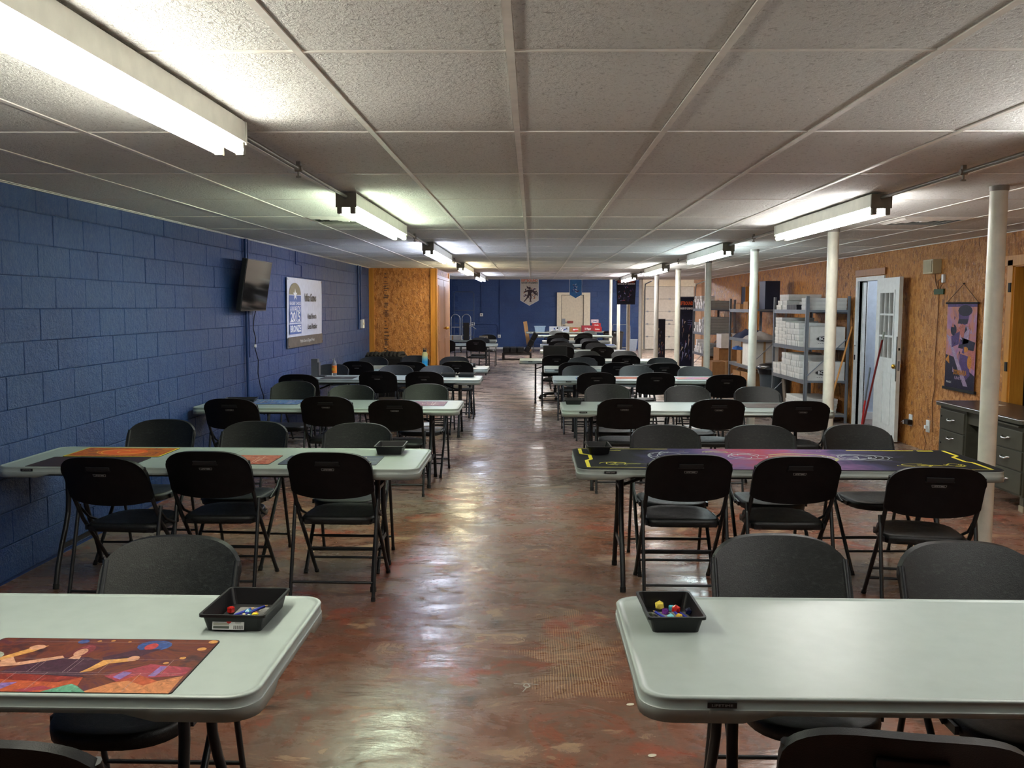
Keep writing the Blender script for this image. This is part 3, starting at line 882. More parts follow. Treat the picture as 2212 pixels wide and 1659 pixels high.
CHAIRS = [('L1', 'f', -1.229, 2.82, 0), ('L1', 'n', -1.045, 1.92, -3), ('R1', 'f', 0.860, 2.91, 0), ('R1', 'f', 1.473, 2.83, 0), ('R1', 'n', 0.775, 1.99, -9),
('L2', 'f', -2.589, 6.09, 0), ('L2', 'f', -1.923, 6.01, -3), ('L2', 'f', -1.186, 5.95, 0), ('L2', 'n', -2.292, 5.08, -4), ('L2', 'n', -1.822, 5.30, 1),
('L2', 'n', -1.129, 5.30, -1), ('L3', 'f', -2.524, 9.45, 4), ('L3', 'f', -1.835, 9.02, 0), ('L3', 'f', -1.102, 9.18, -2), ('L3', 'n', -2.636, 8.18, 0),
('L3', 'n', -1.847, 8.42, 0), ('L3', 'n', -1.190, 8.17, 0), ('L4', 'f', -2.758, 12.34, 0), ('L4', 'f', -1.852, 12.21, 0), ('L4', 'f', -1.289, 12.14, 0),
('L4', 'n', -2.771, 11.04, 0), ('L4', 'n', -1.928, 11.64, 0), ('L4', 'n', -1.339, 11.59, 0), ('L5', 'f', -2.513, 14.23, 0), ('L5', 'f', -1.910, 14.69, 0),
('L5', 'f', -1.242, 14.42, 0), ('L5', 'n', -2.565, 13.64, 0), ('L5', 'n', -1.776, 13.58, 0), ('L5', 'n', -1.107, 13.73, 0), ('L6', 'n', -1.358, 22.39, 0),
('L6', 'f', -1.340, 23.53, 0), ('R2', 'f', 0.901, 5.94, 0), ('R2', 'f', 1.538, 5.97, -2), ('R2', 'f', 2.225, 6.02, 2), ('R2', 'n', 0.877, 5.30, 0),
('R2', 'n', 1.462, 5.26, 0), ('R2', 'n', 2.120, 4.94, -9), ('R3', 'f', 0.779, 9.23, 0), ('R3', 'f', 1.580, 9.11, 0), ('R3', 'f', 2.271, 9.04, 0),
('R3', 'n', 0.819, 8.36, 0), ('R3', 'n', 1.648, 8.36, 0), ('R3', 'n', 2.365, 8.23, -4), ('R4', 'f', 0.648, 12.28, 0), ('R4', 'f', 1.423, 12.33, 0),
('R4', 'f', 2.194, 12.18, 0), ('R4', 'n', 0.796, 11.57, 0), ('R4', 'n', 1.529, 11.60, 1), ('R4', 'n', 2.345, 11.28, -3), ('R5', 'f', 0.798, 14.33, 0),
('R5', 'f', 2.051, 14.30, 0), ('R5', 'n', 0.624, 13.64, 0), ('R5', 'n', 1.243, 13.57, 0), ('R5', 'n', 1.902, 13.51, 0), ('R6', 'f', 0.991, 16.50, 0),
('R6', 'f', 1.678, 16.56, 0), ('R6', 'n', 0.404, 15.54, 0), ('R6', 'n', 0.983, 15.59, 0), ('R6', 'n', 1.573, 15.63, 0), ('R7', 'f', 0.701, 20.25, 0),
('R7', 'f', 1.423, 20.25, 0), ('R7', 'n', 0.612, 18.87, 0), ('R7', 'n', 1.419, 18.87, 0), ('L7', 'f', -1.26, 25.9, 0), ('L6', 'n', -2.1, 22.1, 8),
('R8', 'n', .62, 21.9, 0), ('R8', 'n', 1.40, 21.9, 0), ('R8', 'f', .70, 23.1, 0), ('R8', 'f', 1.45, 23.15, 0), ('R9', 'n', .62, 24.35, 0),
('R9', 'n', 1.36, 24.3, 0), ('R9', 'f', .66, 25.7, 0), ('R9', 'f', 1.42, 25.8, 0), ('F', 'n', .92, 28.9, 0), ('F', 'n', 1.62, 28.6, 0),
('F', 'f', .80, 30.5, 0), ('F', 'f', 1.92, 30.5, 0)]
groups = {}
for c in CHAIRS: groups.setdefault((c[0], c[1]), []).append(c)
for (tk, s_), cs in groups.items():
    cs.sort(key=lambda c: c[2])
    for i, (_, _, x, y, r) in enumerate(cs):
        pos = {1: ['only one'], 2: ['left one', 'right one'], 3: ['leftmost', 'middle one', 'rightmost']}[len(cs)][i]
        where = 'far-room table' if tk == 'F' else f'{ROWN[int(tk[1])]} {"left" if tk[0] == "L" else "right"}-row table'
        put('c', CH0, x, y, math.radians(r) + (PI if s_ == 'f' else 0), f'black folding chair {"facing away" if s_ == "n" else "facing the viewpoint"}, {pos} on its side of the {where}', 'chair', 'black folding chairs')
MB().box((-.0015, -HY + .02, 0), (.0015, HY - .02, .0012), plain('seam_grey', rgb(150, 152, 148), .5)).build('fold_seam', None, (TABLES['L2'][0], TABLES['L2'][1], TZ - .003)).name = 'fold_seam'
_s = bpy.data.objects['fold_seam']; _t = [o for o in bpy.data.objects if o.name.startswith('folding_table') and abs(o.location.x - TABLES['L2'][0]) < .01 and abs(o.location.y - TABLES['L2'][1]) < .01][0]
_s.parent = _t; _s.location = (0, 0, TZ - .003)

# ---------------------------------------------------------------- playmats and table things
TT = TZ - .003        # the recessed table surface
ART_A = m_art('print_tavern', [rgb(44, 22, 34), rgb(78, 34, 40), rgb(120, 58, 34), rgb(92, 36, 52), rgb(52, 30, 56)], 8, 1)
ART_F = m_art('print_fire', [rgb(96, 28, 20), rgb(200, 70, 22), rgb(232, 130, 40), rgb(140, 52, 60), rgb(80, 50, 90)], 8, 2)
ART_D = m_art('print_dark_forest', [rgb(34, 26, 32), rgb(70, 44, 40), rgb(52, 40, 56), rgb(96, 62, 44)], 10, 3)
ART_R = m_art('print_red_battle', [rgb(90, 30, 40), rgb(196, 70, 50), rgb(230, 140, 110), rgb(110, 60, 90)], 14, 4)
ART_B = m_art('print_blue_magic', [rgb(24, 34, 84), rgb(50, 90, 190), rgb(120, 170, 230), rgb(60, 50, 120), rgb(190, 90, 60)], 9, 5)
ART_N = m_art('print_night', [rgb(30, 32, 48), rgb(48, 62, 104), rgb(60, 74, 110), rgb(34, 34, 44)], 9, 6)
ART_P = m_art('print_pink_faces', [rgb(60, 34, 60), rgb(190, 110, 110), rgb(120, 60, 110), rgb(210, 150, 130), rgb(60, 44, 90)], 12, 7)
ART_BR = m_art('print_brown', [rgb(84, 66, 62), rgb(120, 98, 92), rgb(96, 78, 76)], 9, 8)
ART_PU = m_art('print_lilac', [rgb(150, 110, 170), rgb(206, 150, 190), rgb(230, 150, 120), rgb(120, 100, 170)], 4, 9, 1.0)
ART_SP = m_art('print_space', [rgb(14, 18, 30), rgb(20, 26, 44), rgb(30, 34, 60), rgb(18, 22, 34)], 3, 10)
def mat_thing(name, x, y, w, h, art, label, deco=None, z=TT, rot=0, border=None, cat='playmat', thick=.003):
    t = thing(name, (x, y, z), rot, label, cat)
    pts = rrect(w / 2, h / 2, .012, 3)
    MB().ext(pts, 0, thick, BLACKM).build('rubber_base', t)
    b = MB()
    if border: b.poly(rrect(w / 2 - .001, h / 2 - .001, .011, 3), border, thick + .0001).poly(rrect(w / 2 - .012, h / 2 - .012, .006, 3), art, thick + .0003)
    else: b.poly(rrect(w / 2 - .002, h / 2 - .002, .010, 3), art, thick + .0001)
    if deco: deco(b, w, h, thick + .0005)
    b.build('printed_cloth', t)
    return t
def ink(n, r_, g_, b_):
    n = 'ink_' + n
    if n not in _M:
        base = Vector(rgb(r_, g_, b_)[:3])
        st = [tuple(base * .45) + (1,), tuple(base * .85) + (1,), tuple(base * 1.1) + (1,), tuple(min(1, v * 1.7 + .03) for v in base) + (1,)]
        _M[n] = m_art(n, st, 26, len(n), 2.5)
    return _M[n]
def deco_tavern(b, w, h, z):
    P = lambda pts, m, k: b.poly([((u - .5) * w, (v - .5) * h) for u, v in pts], m, z + k * .00006)
    c = ink
    orange, red, skin, plum, hair, teal, sand, gold, pink, lil, dkb = c('orange', 186, 84, 46), c('red', 140, 42, 34), c('skin', 218, 160, 130), c('plum', 70, 34, 56), c('hair', 130, 50, 60), c('teal', 96, 160, 132), c('sand', 206, 132, 84), c('gold', 222, 160, 88), c('pink', 164, 58, 76), c('lilac', 140, 110, 180), c('dkblue', 54, 84, 150)
    P([(0.0, .0), (.62, .0), (.60, .10), (.58, .25), (.10, .34), (0.0, .2)], orange, 1)
    P([(.10, .34), (.58, .25), (.50, .16), (.14, .22)], red, 2)
    P([(0, .02), (.2, .06), (.14, .12), (0, .1)], pink, 3)
    P([(.22, .0), (.30, .0), (.34, .16), (.28, .14)], lil, 3)
    P([(.36, .02), (.46, .10), (.52, .06), (.42, .0)], pink, 3)
    P([(.48, .0), (.66, .0), (.60, .10), (.565, .14)], teal, 4)
    P([(.64, .0), (.99, .0), (.985, .30), (.90, .20), (.80, .30), (.72, .16)], sand, 3)
    P([(.72, .16), (.80, .30), (.90, .20), (.86, .12), (.78, .2)], orange, 4)
    P([(.66, .28), (.80, .50), (.99, .44), (.985, .30), (.86, .26), (.74, .18)], pink, 2)
    P([(.84, .28), (.87, .28), (.88, .46), (.85, .46)], lil, 3)
    P([(.70, .26), (.74, .22), (.76, .34), (.72, .36)], lil, 3)
    P([(.20, .32), (.56, .26), (.60, .52), (.50, .62), (.34, .60), (.26, .46)], plum, 1)       # central robed figure
    P([(.26, .46), (.40, .60), (.38, .64), (.22, .50), (.17, .62), (.13, .60), (.17, .42)], skin, 3)
    P(ell(.445, .75, .04, .12), hair, 2); P(ell(.44, .71, .026, .075), skin, 3)
    P([(.42, .58), (.47, .58), (.46, .66), (.43, .66)], skin, 2)
    P([(.60, .50), (.70, .60), (.78, .80), (.66, .76), (.56, .62)], plum, 2)
    P([(.54, .33), (.58, .36), (.62, .50), (.72, .56), (.70, .62), (.58, .56), (.56, .42)], gold, 4)
    P([(.10, .54), (.13, .52), (.23, .72), (.26, .84), (.20, .80)], gold, 4)
    P(ell(.22, .80, .035, .05), skin, 5); P(ell(.70, .60, .025, .05), skin, 5)
    P(ell(.075, .60, .05, .11), c('silver', 170, 176, 160), 2); P(ell(.07, .575, .035, .07), c('flesh', 206, 110, 96), 3)
    P([(.0, .30), (.10, .30), (.13, .48), (.05, .50), (0, .44)], c('tan', 196, 120, 84), 2); P([(.04, .32), (.09, .34), (.10, .44), (.06, .42)], plum, 3)
    P(ell(.73, .86, .075, .11), dkb, 1); P(ell(.72, .84, .028, .07), c('ember', 180, 60, 60), 2)
    P(ell(.39, .93, .025, .04), dkb, 2)
    for u, v, r in ((.975, .95, .02), (.955, .80, .02), (.91, .62, .014), (.86, .52, .012), (.52, .95, .01), (.46, .94, .01), (.60, .93, .008), (.0 + .02, .8, .012)): P(ell(u, v, r, r * 1.7), gold, 6)
    g = c('grid', 170, 150, 150)
    for v in (.92, .58, .33, .30): b.ribbon([((.05 - .5) * w, (v - .5) * h), ((.97 - .5) * w, (v - .5) * h)], .0012, g, z + .0005)
    for u in (.07, .32, .34, .47, .49, .62, .88): b.ribbon([((u - .5) * w, (.33 - .5) * h), ((u - .5) * w, (.58 - .5) * h)], .0012, g, z + .0005)
    for u in (.28, .41, .8): b.ribbon([((u - .5) * w, (.02 - .5) * h), ((u - .5) * w, (.33 - .5) * h)], .0012, g, z + .0005)
def deco_fire(b, w, h, z):
    y = plain('ink_flame', rgb(246, 190, 90), .6)
    o = plain('ink_blaze', rgb(230, 96, 26), .6)
    b.poly(ell(0, 0, w * .26, h * .34), o, z)
    for k, (cx, r) in enumerate(((-.06, .10), (.05, .08), (.0, .13))):
        b.ribbon(ell(cx, 0, r, r * .8, 16, .3 + k, 4.4 + k), .006, y, z + .0003)
def deco_lines(b, w, h, z):
    s = plain('ink_pale', rgb(220, 190, 180), .6)
    rnd = random.Random(5)
    for k in range(9):
        b.ribbon([((-.45 + .1 * k + rnd.uniform(-.04, .04)) * w, rnd.uniform(-.4, .4) * h) for _ in range(4)], .003, s, z)
    for v in (.2, -.15): b.ribbon([(-.47 * w, v * h), (.47 * w, v * h)], .002, s, z)
mat_thing('playmat', -1.165, 2.285, .61, .355, ART_A, 'dark red and orange tavern-scene playmat on the first left-row table', deco_tavern)
mat_thing('playmat', -2.585, 5.70, .60, .35, ART_F, 'fiery orange playmat with a yellow border at the back of the second left-row table', deco_fire, border=YEL)
mat_thing('playmat', -2.62, 5.335, .60, .34, ART_D, 'dark brown playmat in front of the fiery orange one on the second left-row table', z=TT + .0)
mat_thing('playmat', -1.82, 5.45, .56, .32, ART_R, 'red playmat with pale swirls in the middle of the second left-row table', deco_lines)
mat_thing('playmat', -1.20, 5.45, .58, .32, ART_N, 'dark blue playmat beside the empty tray on the second left-row table', deco_lines)
mat_thing('playmat', -2.50, 8.76, .58, .40, ART_B, 'bright blue and red playmat on the third left-row table', deco_lines)
mat_thing('playmat', -1.12, 8.70, .60, .40, ART_P, 'pink and purple playmat at the aisle end of the third left-row table', deco_lines)
mat_thing('playmat', -2.50, 11.80, .42, .40, plain('dark_grey_cloth', rgb(54, 52, 54), .8), 'plain dark grey playmat beside the soda bottle on the fourth left-row table', lambda b, w, h, z: add_text(b, 'ISI', .05, SILV, .05, 0, z))
mat_thing('playmat', 2.30, 8.68, .62, .40, ART_BR, 'brownish playmat at the right end of the third right-row table', lambda b, w, h, z: b.ribbon([(-.1, 0), (.12, 0)], .01, SILV, z))
mat_thing('playmat', .74, 11.85, .34, .30, ART_B, 'small blue playmat at the aisle end of the fourth right-row table', None)
mat_thing('playmat', 1.33, 12.0, .50, .36, ART_R, 'reddish striped playmat in the middle of the fourth right-row table', lambda b, w, h, z: [b.ribbon([(-.24, v), (.24, v)], .004, plain('ink_pale2', rgb(196, 180, 130), .6), z) for v in (-.14, -.1, -.06, -.02, .02, .06, .1, .14)] and None)
mat_thing('playmat', 2.22, 11.98, .70, .36, ART_PU, 'pale lilac playmat at the right end of the fourth right-row table', None)
mat_thing('playmat', 1.72, 22.4, .55, .60, plain('blue_cloth', rgb(70, 104, 170), .7), 'plain blue playmat on the right end of the eighth right-row table', None)
mat_thing('playmat', .40, 22.4, .36, .5, plain('slate_cloth', rgb(60, 72, 104), .7), 'slate blue playmat at the aisle end of the eighth right-row table', None)

# the full-table black mat
tx, ty = TABLES['R2']
fm = thing('table_mat', (tx, ty, TZ), 0, 'black neoprene mat with yellow line art covering the second right-row table', 'playmat')
t = NT('print_neon'); w_ = t.n('ShaderNodeTexCoord').outputs['Object']
sp = t.n('ShaderNodeSeparateXYZ'); t.l(w_, sp.inputs[0])
d_ = t.math('ABSOLUTE', t.math('ADD', sp.outputs[0], .05))
nz = t.noise(w_, 2.6, 4, .6, 1.0)
d_ = t.math('ADD', d_, t.math('MULTIPLY', t.math('SUBTRACT', nz, .5), .9))
c_ = t.ramp(d_, [(.05, rgb(150, 60, 84)), (.25, rgb(118, 82, 130)), (.50, rgb(56, 52, 92)), (.85, rgb(8, 11, 18))])
red_ = t.ramp(t.noise(w_, 3.4, 2), [(.56, (0, 0, 0)), (.66, (1, 1, 1))])
inn = t.ramp(t.math('ABSOLUTE', t.math('SUBTRACT', sp.outputs[0], .02)), [(.10, (1, 1, 1)), (.30, (0, 0, 0))])
c_ = t.mix(t.math('MULTIPLY', t.math('MULTIPLY', red_, inn), .9), c_, rgb(214, 54, 60))
t.set(c_, .8, 0, .15)
NEON = t.m
MB().ext(rrect(HX - .002, HY - .002, .075, 6), .0, .004, BLACKM).build('neoprene_base', fm)
b = MB().poly(rrect(HX - .006, HY - .006, .072, 6), NEON, .0042)
yb = [(-HX + .05, HY - .03), (-HX + .05, .15), (-HX + .10, .10), (-HX + .10, -.06), (-HX + .07, -.10), (-HX + .07, -HY + .05), (-HX + .55, -HY + .05)]
b.ribbon([(x, y) for x, y in yb[:3]], .022, YEL, .0046).ribbon(yb[2:4], .022, YEL, .0046).ribbon(yb[3:6], .022, YEL, .0046).ribbon(yb[5:], .008, YEL, .0046)
b.ribbon([(-x, y) for x, y in yb[:3]], .022, YEL, .0046).ribbon([(-x, y) for x, y in yb[2:4]], .022, YEL, .0046).ribbon([(-x, y) for x, y in yb[3:6]], .022, YEL, .0046).ribbon([(-x, y) for x, y in yb[5:]], .008, YEL, .0046)
b.ribbon([(-HX + .05, HY - .03), (-HX + .62, HY - .03)], .010, YEL, .0046)
b.ribbon([(.55, HY - .035), (.98, HY - .035)], .016, YEL, .0046).ribbon([(1.0, HY - .045), (1.10, HY - .045)], .03, YEL, .0046)
pale = plain('ink_neon_pale', rgb(150, 160, 170), .5); dimy = plain('ink_neon_olive', rgb(150, 150, 50), .5)
rnd = random.Random(11)
def squiggle(cx, cy, rx, ry, n, mat, wd):
    for k in range(n):
        a0 = rnd.uniform(0, 6.28); a1 = a0 + rnd.uniform(1.5, 4.5)
        kx, ky = rnd.uniform(.4, 1), rnd.uniform(.4, 1)
        ox, oy = rnd.uniform(-.35, .35) * rx, rnd.uniform(-.35, .35) * ry
        b.ribbon(ell(cx + ox, cy + oy, rx * kx, ry * ky, 10, a0, a1), wd, mat, .0048 + k * .00003)
squiggle(-.62, .10, .13, .18, 8, pale, .006); squiggle(-.98, -.2, .08, .06, 5, YEL, .006); squiggle(-.85, -.24, .14, .04, 4, dimy, .006)
squiggle(-.15, .10, .12, .12, 7, pale, .006); squiggle(.50, .06, .24, .12, 10, pale, .006); squiggle(-.30, .24, .12, .05, 5, dimy, .006)
squiggle(.82, -.20, .14, .05, 6, YEL, .006); squiggle(1.0, -.18, .06, .05, 4, YEL, .006); squiggle(-1.0, .3, .1, .02, 4, YEL, .005)
b.ribbon(ell(.16, .02, .22, .17, 20, -1.2, 2.4), .020, dimy, .0050).ribbon(ell(.12, .0, .16, .12, 20, -.8, 2.6), .012, dimy, .0051)
b.ribbon([(.22, -.08), (.55, .02), (.7, -.03)], .008, pale, .005)
for (x, y) in ((-.52, .27), (-.06, .3), (.36, .30), (.2, .31)): add_text(b, 'NEXUS' if False else '////', .03, dimy, x, y, .0049)
b.build('printed_cloth', fm)

def tray(x, y, w, d, h, label, rz=0, z=TT, loc_z=None, group='black game trays'):
    t = thing('game_tray', (x, y, z), rz, label, 'tray', group)
    vs = []; fs = []
    loops = [(w / 2 - .018, d / 2 - .018, 0), (w / 2 - .008, d / 2 - .008, h - .008), (w / 2, d / 2, h - .008), (w / 2, d / 2, h), (w / 2 - .007, d / 2 - .007, h), (w / 2 - .018, d / 2 - .018, .003)]
    n = None
    for hx, hy, zz in loops:
        p = rrect(hx, hy, .012, 3); n = len(p)
        vs += [(a, c, zz) for a, c in p]
    for i in range(len(loops) - 1):
        for k in range(n):
            a, c = i * n + k, i * n + (k + 1) % n
            fs.append((a, c, c + n, a + n))
    fs.append(tuple(range(n))[::-1]); fs.append(tuple(range(5 * n, 6 * n)))
    MB().add(vs, fs, BLACKP).build('tray_body', t)
    return t
tr = tray(-.848, 2.655, .192, .262, .052, 'black tray with pencils, dice and a white price label on the first left-row table', math.radians(-1.5))
lb = MB()
lm_ = Matrix.Translation((.0, -.1315 + .011, .023)) @ Matrix.Rotation(PI / 2 - math.radians(12), 4, 'X')
lb.box((-.058, -.016, -.0004), (.034, .016, .0004), WHT, lm_).poly([(-.055, -.013), (-.009, -.013), (-.009, -.006), (-.055, -.006)], plain('label_grey', rgb(90, 96, 90), .6), .0008, lm_)
lb.poly([(-.055, -.004), (-.009, -.004), (-.009, .003), (-.055, .003)], plain('label_light', rgb(190, 190, 178), .6), .0008, lm_)
lb.poly(ell(-.010, .009, .0078, .0078), plain('label_red', rgb(214, 60, 56), .6), .001, lm_)
add_text(lb, 'ESSENTIALS', .0062, INK, -.038, .009, .0008, width=.032, mx=lm_)
for k in range(16): lb.poly([(.004 + k * .0017, -.014), (.004 + k * .0017 + (.0006 + .0006 * (k % 3 == 0)), -.014), (.004 + k * .0017 + (.0006 + .0006 * (k % 3 == 0)), -.004), (.004 + k * .0017, -.004)], INK, .0008, lm_)
for k in range(4): lb.ribbon([(.006 + k * .001, .010 - k * .003), (.028 - k * .001, .010 - k * .003)], .0008, INK, .0008, lm_)
lb.build('price_label', tr)
MB().box((-.045, -.06, .0), (.07, .08, .002), plain('foam_grey', rgb(120, 120, 118), .8)).build('foam_pad', tr, (0, 0, .003))
trR = tray(.412, 2.672, .168, .245, .050, 'black tray holding coloured dice and short pencils on the first right-row table', math.radians(2))
MB().box((-.062, -.10, .0), (.062, .06, .002), plain('foam_grey', rgb(120, 120, 118), .8)).build('foam_pad', trR, (0, 0, .003))
tray(-.895, 5.78, .185, .245, .055, 'empty black tray at the aisle end of the second left-row table', math.radians(1), TT)
tray(.42, 5.80, .155, .23, .05, 'empty black tray standing on the black neon-lined mat', math.radians(2), TZ + .005)
tray(.395, 8.80, .17, .26, .045, 'black tray at the aisle end of the third right-row table', 0)
tray(-1.10, 12.1, .20, .26, .045, 'left one of two black trays on the fourth left-row table', math.radians(3))
tray(-.87, 12.12, .22, .27, .045, 'right one of two black trays on the fourth left-row table', math.radians(-2))
t5 = tray(-.97, 14.12, .22, .28, .05, 'black tray with white labels on the fifth left-row table', 0)
MB().box((-.07, -.142, .012), (-.01, -.139, .038), WHT, Matrix.Rotation(math.radians(-8), 4, 'X')).box((.01, -.142, .012), (.07, -.139, .038), WHT, Matrix.Rotation(math.radians(-8), 4, 'X')).build('paper_label', t5)
tray(1.78, 14.2, .44, .22, .04, 'wide grey-black tray on the fifth right-row table', 0)
tray(-2.82, 8.80, .3, .22, .035, 'black tray near the wall on the third left-row table', math.radians(8))
# dice and pencils
def die(kind, x, y, z, r, mat, label):
    bm = bmesh.new()
    if kind == 'ico': bmesh.ops.create_icosphere(bm, subdivisions=1, radius=r)
    elif kind == 'cube':
        bmesh.ops.create_cube(bm, size=r * 1.5); bmesh.ops.bevel(bm, geom=bm.edges[:], offset=r * .18, segments=2, affect='EDGES')
    else: bmesh.ops.create_cone(bm, segments=10, radius1=r, radius2=r * .1, depth=r * 1.1, cap_ends=True)
    bmesh.ops.scale(bm, vec=(1.15, 1.15, 1.15), verts=bm.verts[:])
    zmin = min(v.co.z for v in bm.verts)
    me = bpy.data.meshes.new('die'); bm.to_mesh(me); bm.free(); me.materials.append(mat)
    for k in range(6):
        pass
    o = bpy.data.objects.new('die', me); COL.objects.link(o)
    o.location = (x, y, z - zmin); o.rotation_euler = (0, 0, random.uniform(0, 3))
    tag(o, label, 'die', 'loose dice in the trays')
    return o
def resin(n, *c): return plain('resin_' + n, rgb(*c), .2, 0, .6)
zb = TT + .0052
die('ico', .392, 2.745, zb, .0135, resin('cream', 226, 206, 90), 'cream yellow twenty-sided die in the right tray')
die('cube', .428, 2.742, zb, .009, resin('sky', 90, 180, 200), 'light blue cube die behind the red one in the right tray')
die('ico', .437, 2.713, zb, .0125, resin('red', 180, 30, 24), 'red faceted die in the right tray')
die('cube', .405, 2.712, zb, .009, resin('violet', 110, 50, 140), 'purple cube die in the right tray')
die('ico', .474, 2.70, zb, .011, resin('navy', 20, 28, 60), 'dark navy die at the right side of the right tray')
die('cube', .357, 2.678, zb, .0085, resin('grey', 130, 140, 118), 'grey-green die in the left corner of the right tray')
die('cube', .440, 2.668, zb, .0085, resin('gold', 224, 186, 60), 'yellow cube die near the front of the right tray')
die('ico', .412, 2.652, zb, .010, resin('aqua', 120, 200, 210), 'pale blue die by the front rim of the right tray')
die('cube', -.905, 2.685, zb, .010, resin('red', 180, 30, 24), 'red cube die at the left of the labelled tray')
die('ico', -.842, 2.650, zb, .011, resin('teal', 60, 130, 160), 'teal faceted die in the labelled tray')
die('cube', -.815, 2.630, zb, .010, resin('lemon', 226, 210, 50), 'lemon yellow die at the front right of the labelled tray')
die('cone', -.828, 2.675, zb, .009, resin('pink', 220, 120, 110), 'small pink die behind the teal die in the labelled tray')
die('ico', -.832, 2.622, zb, .008, resin('pale', 190, 220, 210), 'pale green die by the front rim of the labelled tray')
def pencil(x, y, z, ang, tilt, label, L=.088):
    t = thing('pencil', (x, y, z), ang, label, 'pencil', 'short golf pencils in the trays')
    t.rotation_euler = (0, -tilt, ang)
    MB().tube([(0, 0, .0042), (L - .014, 0, .0042)], .0040, plain('pencil_blue', rgb(30, 46, 150), .4), 6).build('barrel', t)
    MB().tube([(L - .014, 0, .0042), (L - .002, 0, .0042)], [.0040, .0010], plain('pencil_wood', rgb(226, 190, 130), .6), 6).build('sharpened_tip', t)
    MB().tube([(-.008, 0, .0042), (0, 0, .0042)], .0042, plain('pencil_cream', rgb(232, 214, 160), .6), 6).build('eraser_end', t)
pencil(-.888, 2.637, zb, math.radians(58), .03, 'blue golf pencil lying leftmost in the labelled tray')
pencil(-.868, 2.640, zb, math.radians(54), .03, 'blue golf pencil in the middle of the labelled tray')
pencil(-.846, 2.632, zb + .009, math.radians(56), .05, 'blue golf pencil lying on top in the labelled tray')
pencil(.408, 2.642, zb, math.radians(116), .03, 'blue golf pencil left of the purple die', .09)
pencil(.448, 2.644, zb + .002, math.radians(104), .03, 'blue golf pencil under the red die', .08)
pencil(.470, 2.644, zb, math.radians(108), .03, 'blue golf pencil right of the red die', .085)

# small things on the far-left tables
bx = thing('card_tower', (-2.84, 11.98, TT), 0, 'upright grey deck box at the wall end of the fourth left-row table', 'box')
MB().box((-.05, -.05, 0), (.035, .06, .235), plain('tower_grey', rgb(92, 92, 92), .6), bev=.004).build('body', bx)
MB().box((.035, -.05, 0), (.05, .06, .19), plain('tower_dark', rgb(70, 70, 72), .6), bev=.003).box((.05, -.05, 0), (.13, .05, .02), plain('tower_dark', rgb(70, 70, 72), .6), bev=.004).build('front_ledge', bx)
bt = thing('soda_bottle', (-2.645, 12.20, TT), 0, 'clear soda bottle with an orange label on the fourth left-row table', 'bottle')
t = NT('bottle_plastic'); t.b.inputs['Base Color'].default_value = (.75, .8, .82, 1); t.b.inputs['Roughness'].default_value = .08; t.b.inputs['Transmission Weight'].default_value = .8
MB().lathe([(.030, 0), (.034, .01), (.034, .15), (.030, .165), (.014, .20), (.013, .215)], t.m, 16).build('bottle_body', bt)
MB().lathe([(.0345, .035), (.0345, .135)], plain('orange_label', rgb(222, 120, 40), .5), 16).build('wrap_label', bt)
b = MB(); add_text(b, 'B2', .05, YEL, 0, 0, 0, mx=Matrix.Translation((0, -.0352, .085)) @ Matrix.Rotation(PI / 2, 4, 'X')); b.build('label_print', bt)
MB().lathe([(.015, .215), (.015, .232)], plain('grey_cap', rgb(120, 124, 130), .5), 12).build('cap', bt)
hy = thing('water_bottle', (-1.665, 14.20, TT), 0, 'steel water bottle fading from cream to blue on the fifth left-row table', 'bottle')
t = NT('fade_coat'); sp = t.n('ShaderNodeSeparateXYZ'); t.l(t.n('ShaderNodeTexCoord').outputs['Object'], sp.inputs[0])
t.set(t.ramp(t.math('MULTIPLY', sp.outputs[2], 4.2), [(.3, rgb(40, 160, 220)), (.55, rgb(150, 200, 190)), (.7, rgb(216, 206, 130))]), .35)
MB().lathe([(.040, 0), (.043, .008), (.043, .19), (.036, .21), (.026, .222)], t.m, 16).build('bottle_body', hy)
MB().lathe([(.028, .222), (.030, .252), (.022, .258)], BLACKP, 14).tube([(-.022, 0, .256), (-.02, 0, .28), (.02, 0, .28), (.022, 0, .256)], .006, BLACKP).build('screw_lid', hy)

# ---------------------------------------------------------------- left wall things
XW = XL + .006
tv = thing('television', (-2.985, 9.95, 1.885), 0, 'black wall-mounted television tilted down above the third left-row table', 'television')
tilt = Matrix.Rotation(math.radians(-9), 4, 'Y') @ Matrix.Rotation(math.radians(0), 4, 'Z')
tilt = Matrix.Rotation(math.radians(9), 4, 'Y')
t = NT('dark_screen_glass'); t.b.inputs['Base Color'].default_value = (.006, .006, .007, 1); t.b.inputs['Roughness'].default_value = .06; t.b.inputs['Specular IOR Level'].default_value = .9
MB().box((-.055, -.455, -.275), (-.003, .455, .275), BLACKP, tilt, bev=.008).box((-.003, -.455, -.275), (.003, .455, -.262), BLACKP, tilt).box((-.003, -.455, .265), (.003, .455, .275), BLACKP, tilt).build('case', tv)
MB().box((-.003, -.445, -.262), (.001, .445, .265), t.m, tilt).build('screen', tv)
MB().box((-.153, -.12, -.1), (-.141, .12, .1), BLACKM).tube([(-.15, -.02, 0), (-.10, .10, 0), (-.06, 0, 0)], .016, BLACKM).box((-.075, -.1, -.1), (-.05, .1, .1), BLACKM, tilt).build('wall_bracket', tv)
cb = thing('power_cable', (XW, 10.26, 0), 0, 'thin dark cable dropping from the television to the outlet height', 'cable')
MB().tube([(.06, 0, 1.66), (.02, .02, 1.55), (.02, -.03, 1.42), (.02, .06, 1.3), (.02, .02, 1.2), (.02, .14, 1.05), (.02, .12, .9), (.02, .2, .75), (.02, .32, .62), (.02, .33, .4)], .005, BLACKM, 6).build('cord', cb)
MB().box((.012, .02, 1.20), (.03, .05, 1.235), WHT).build('cable_clip', cb)
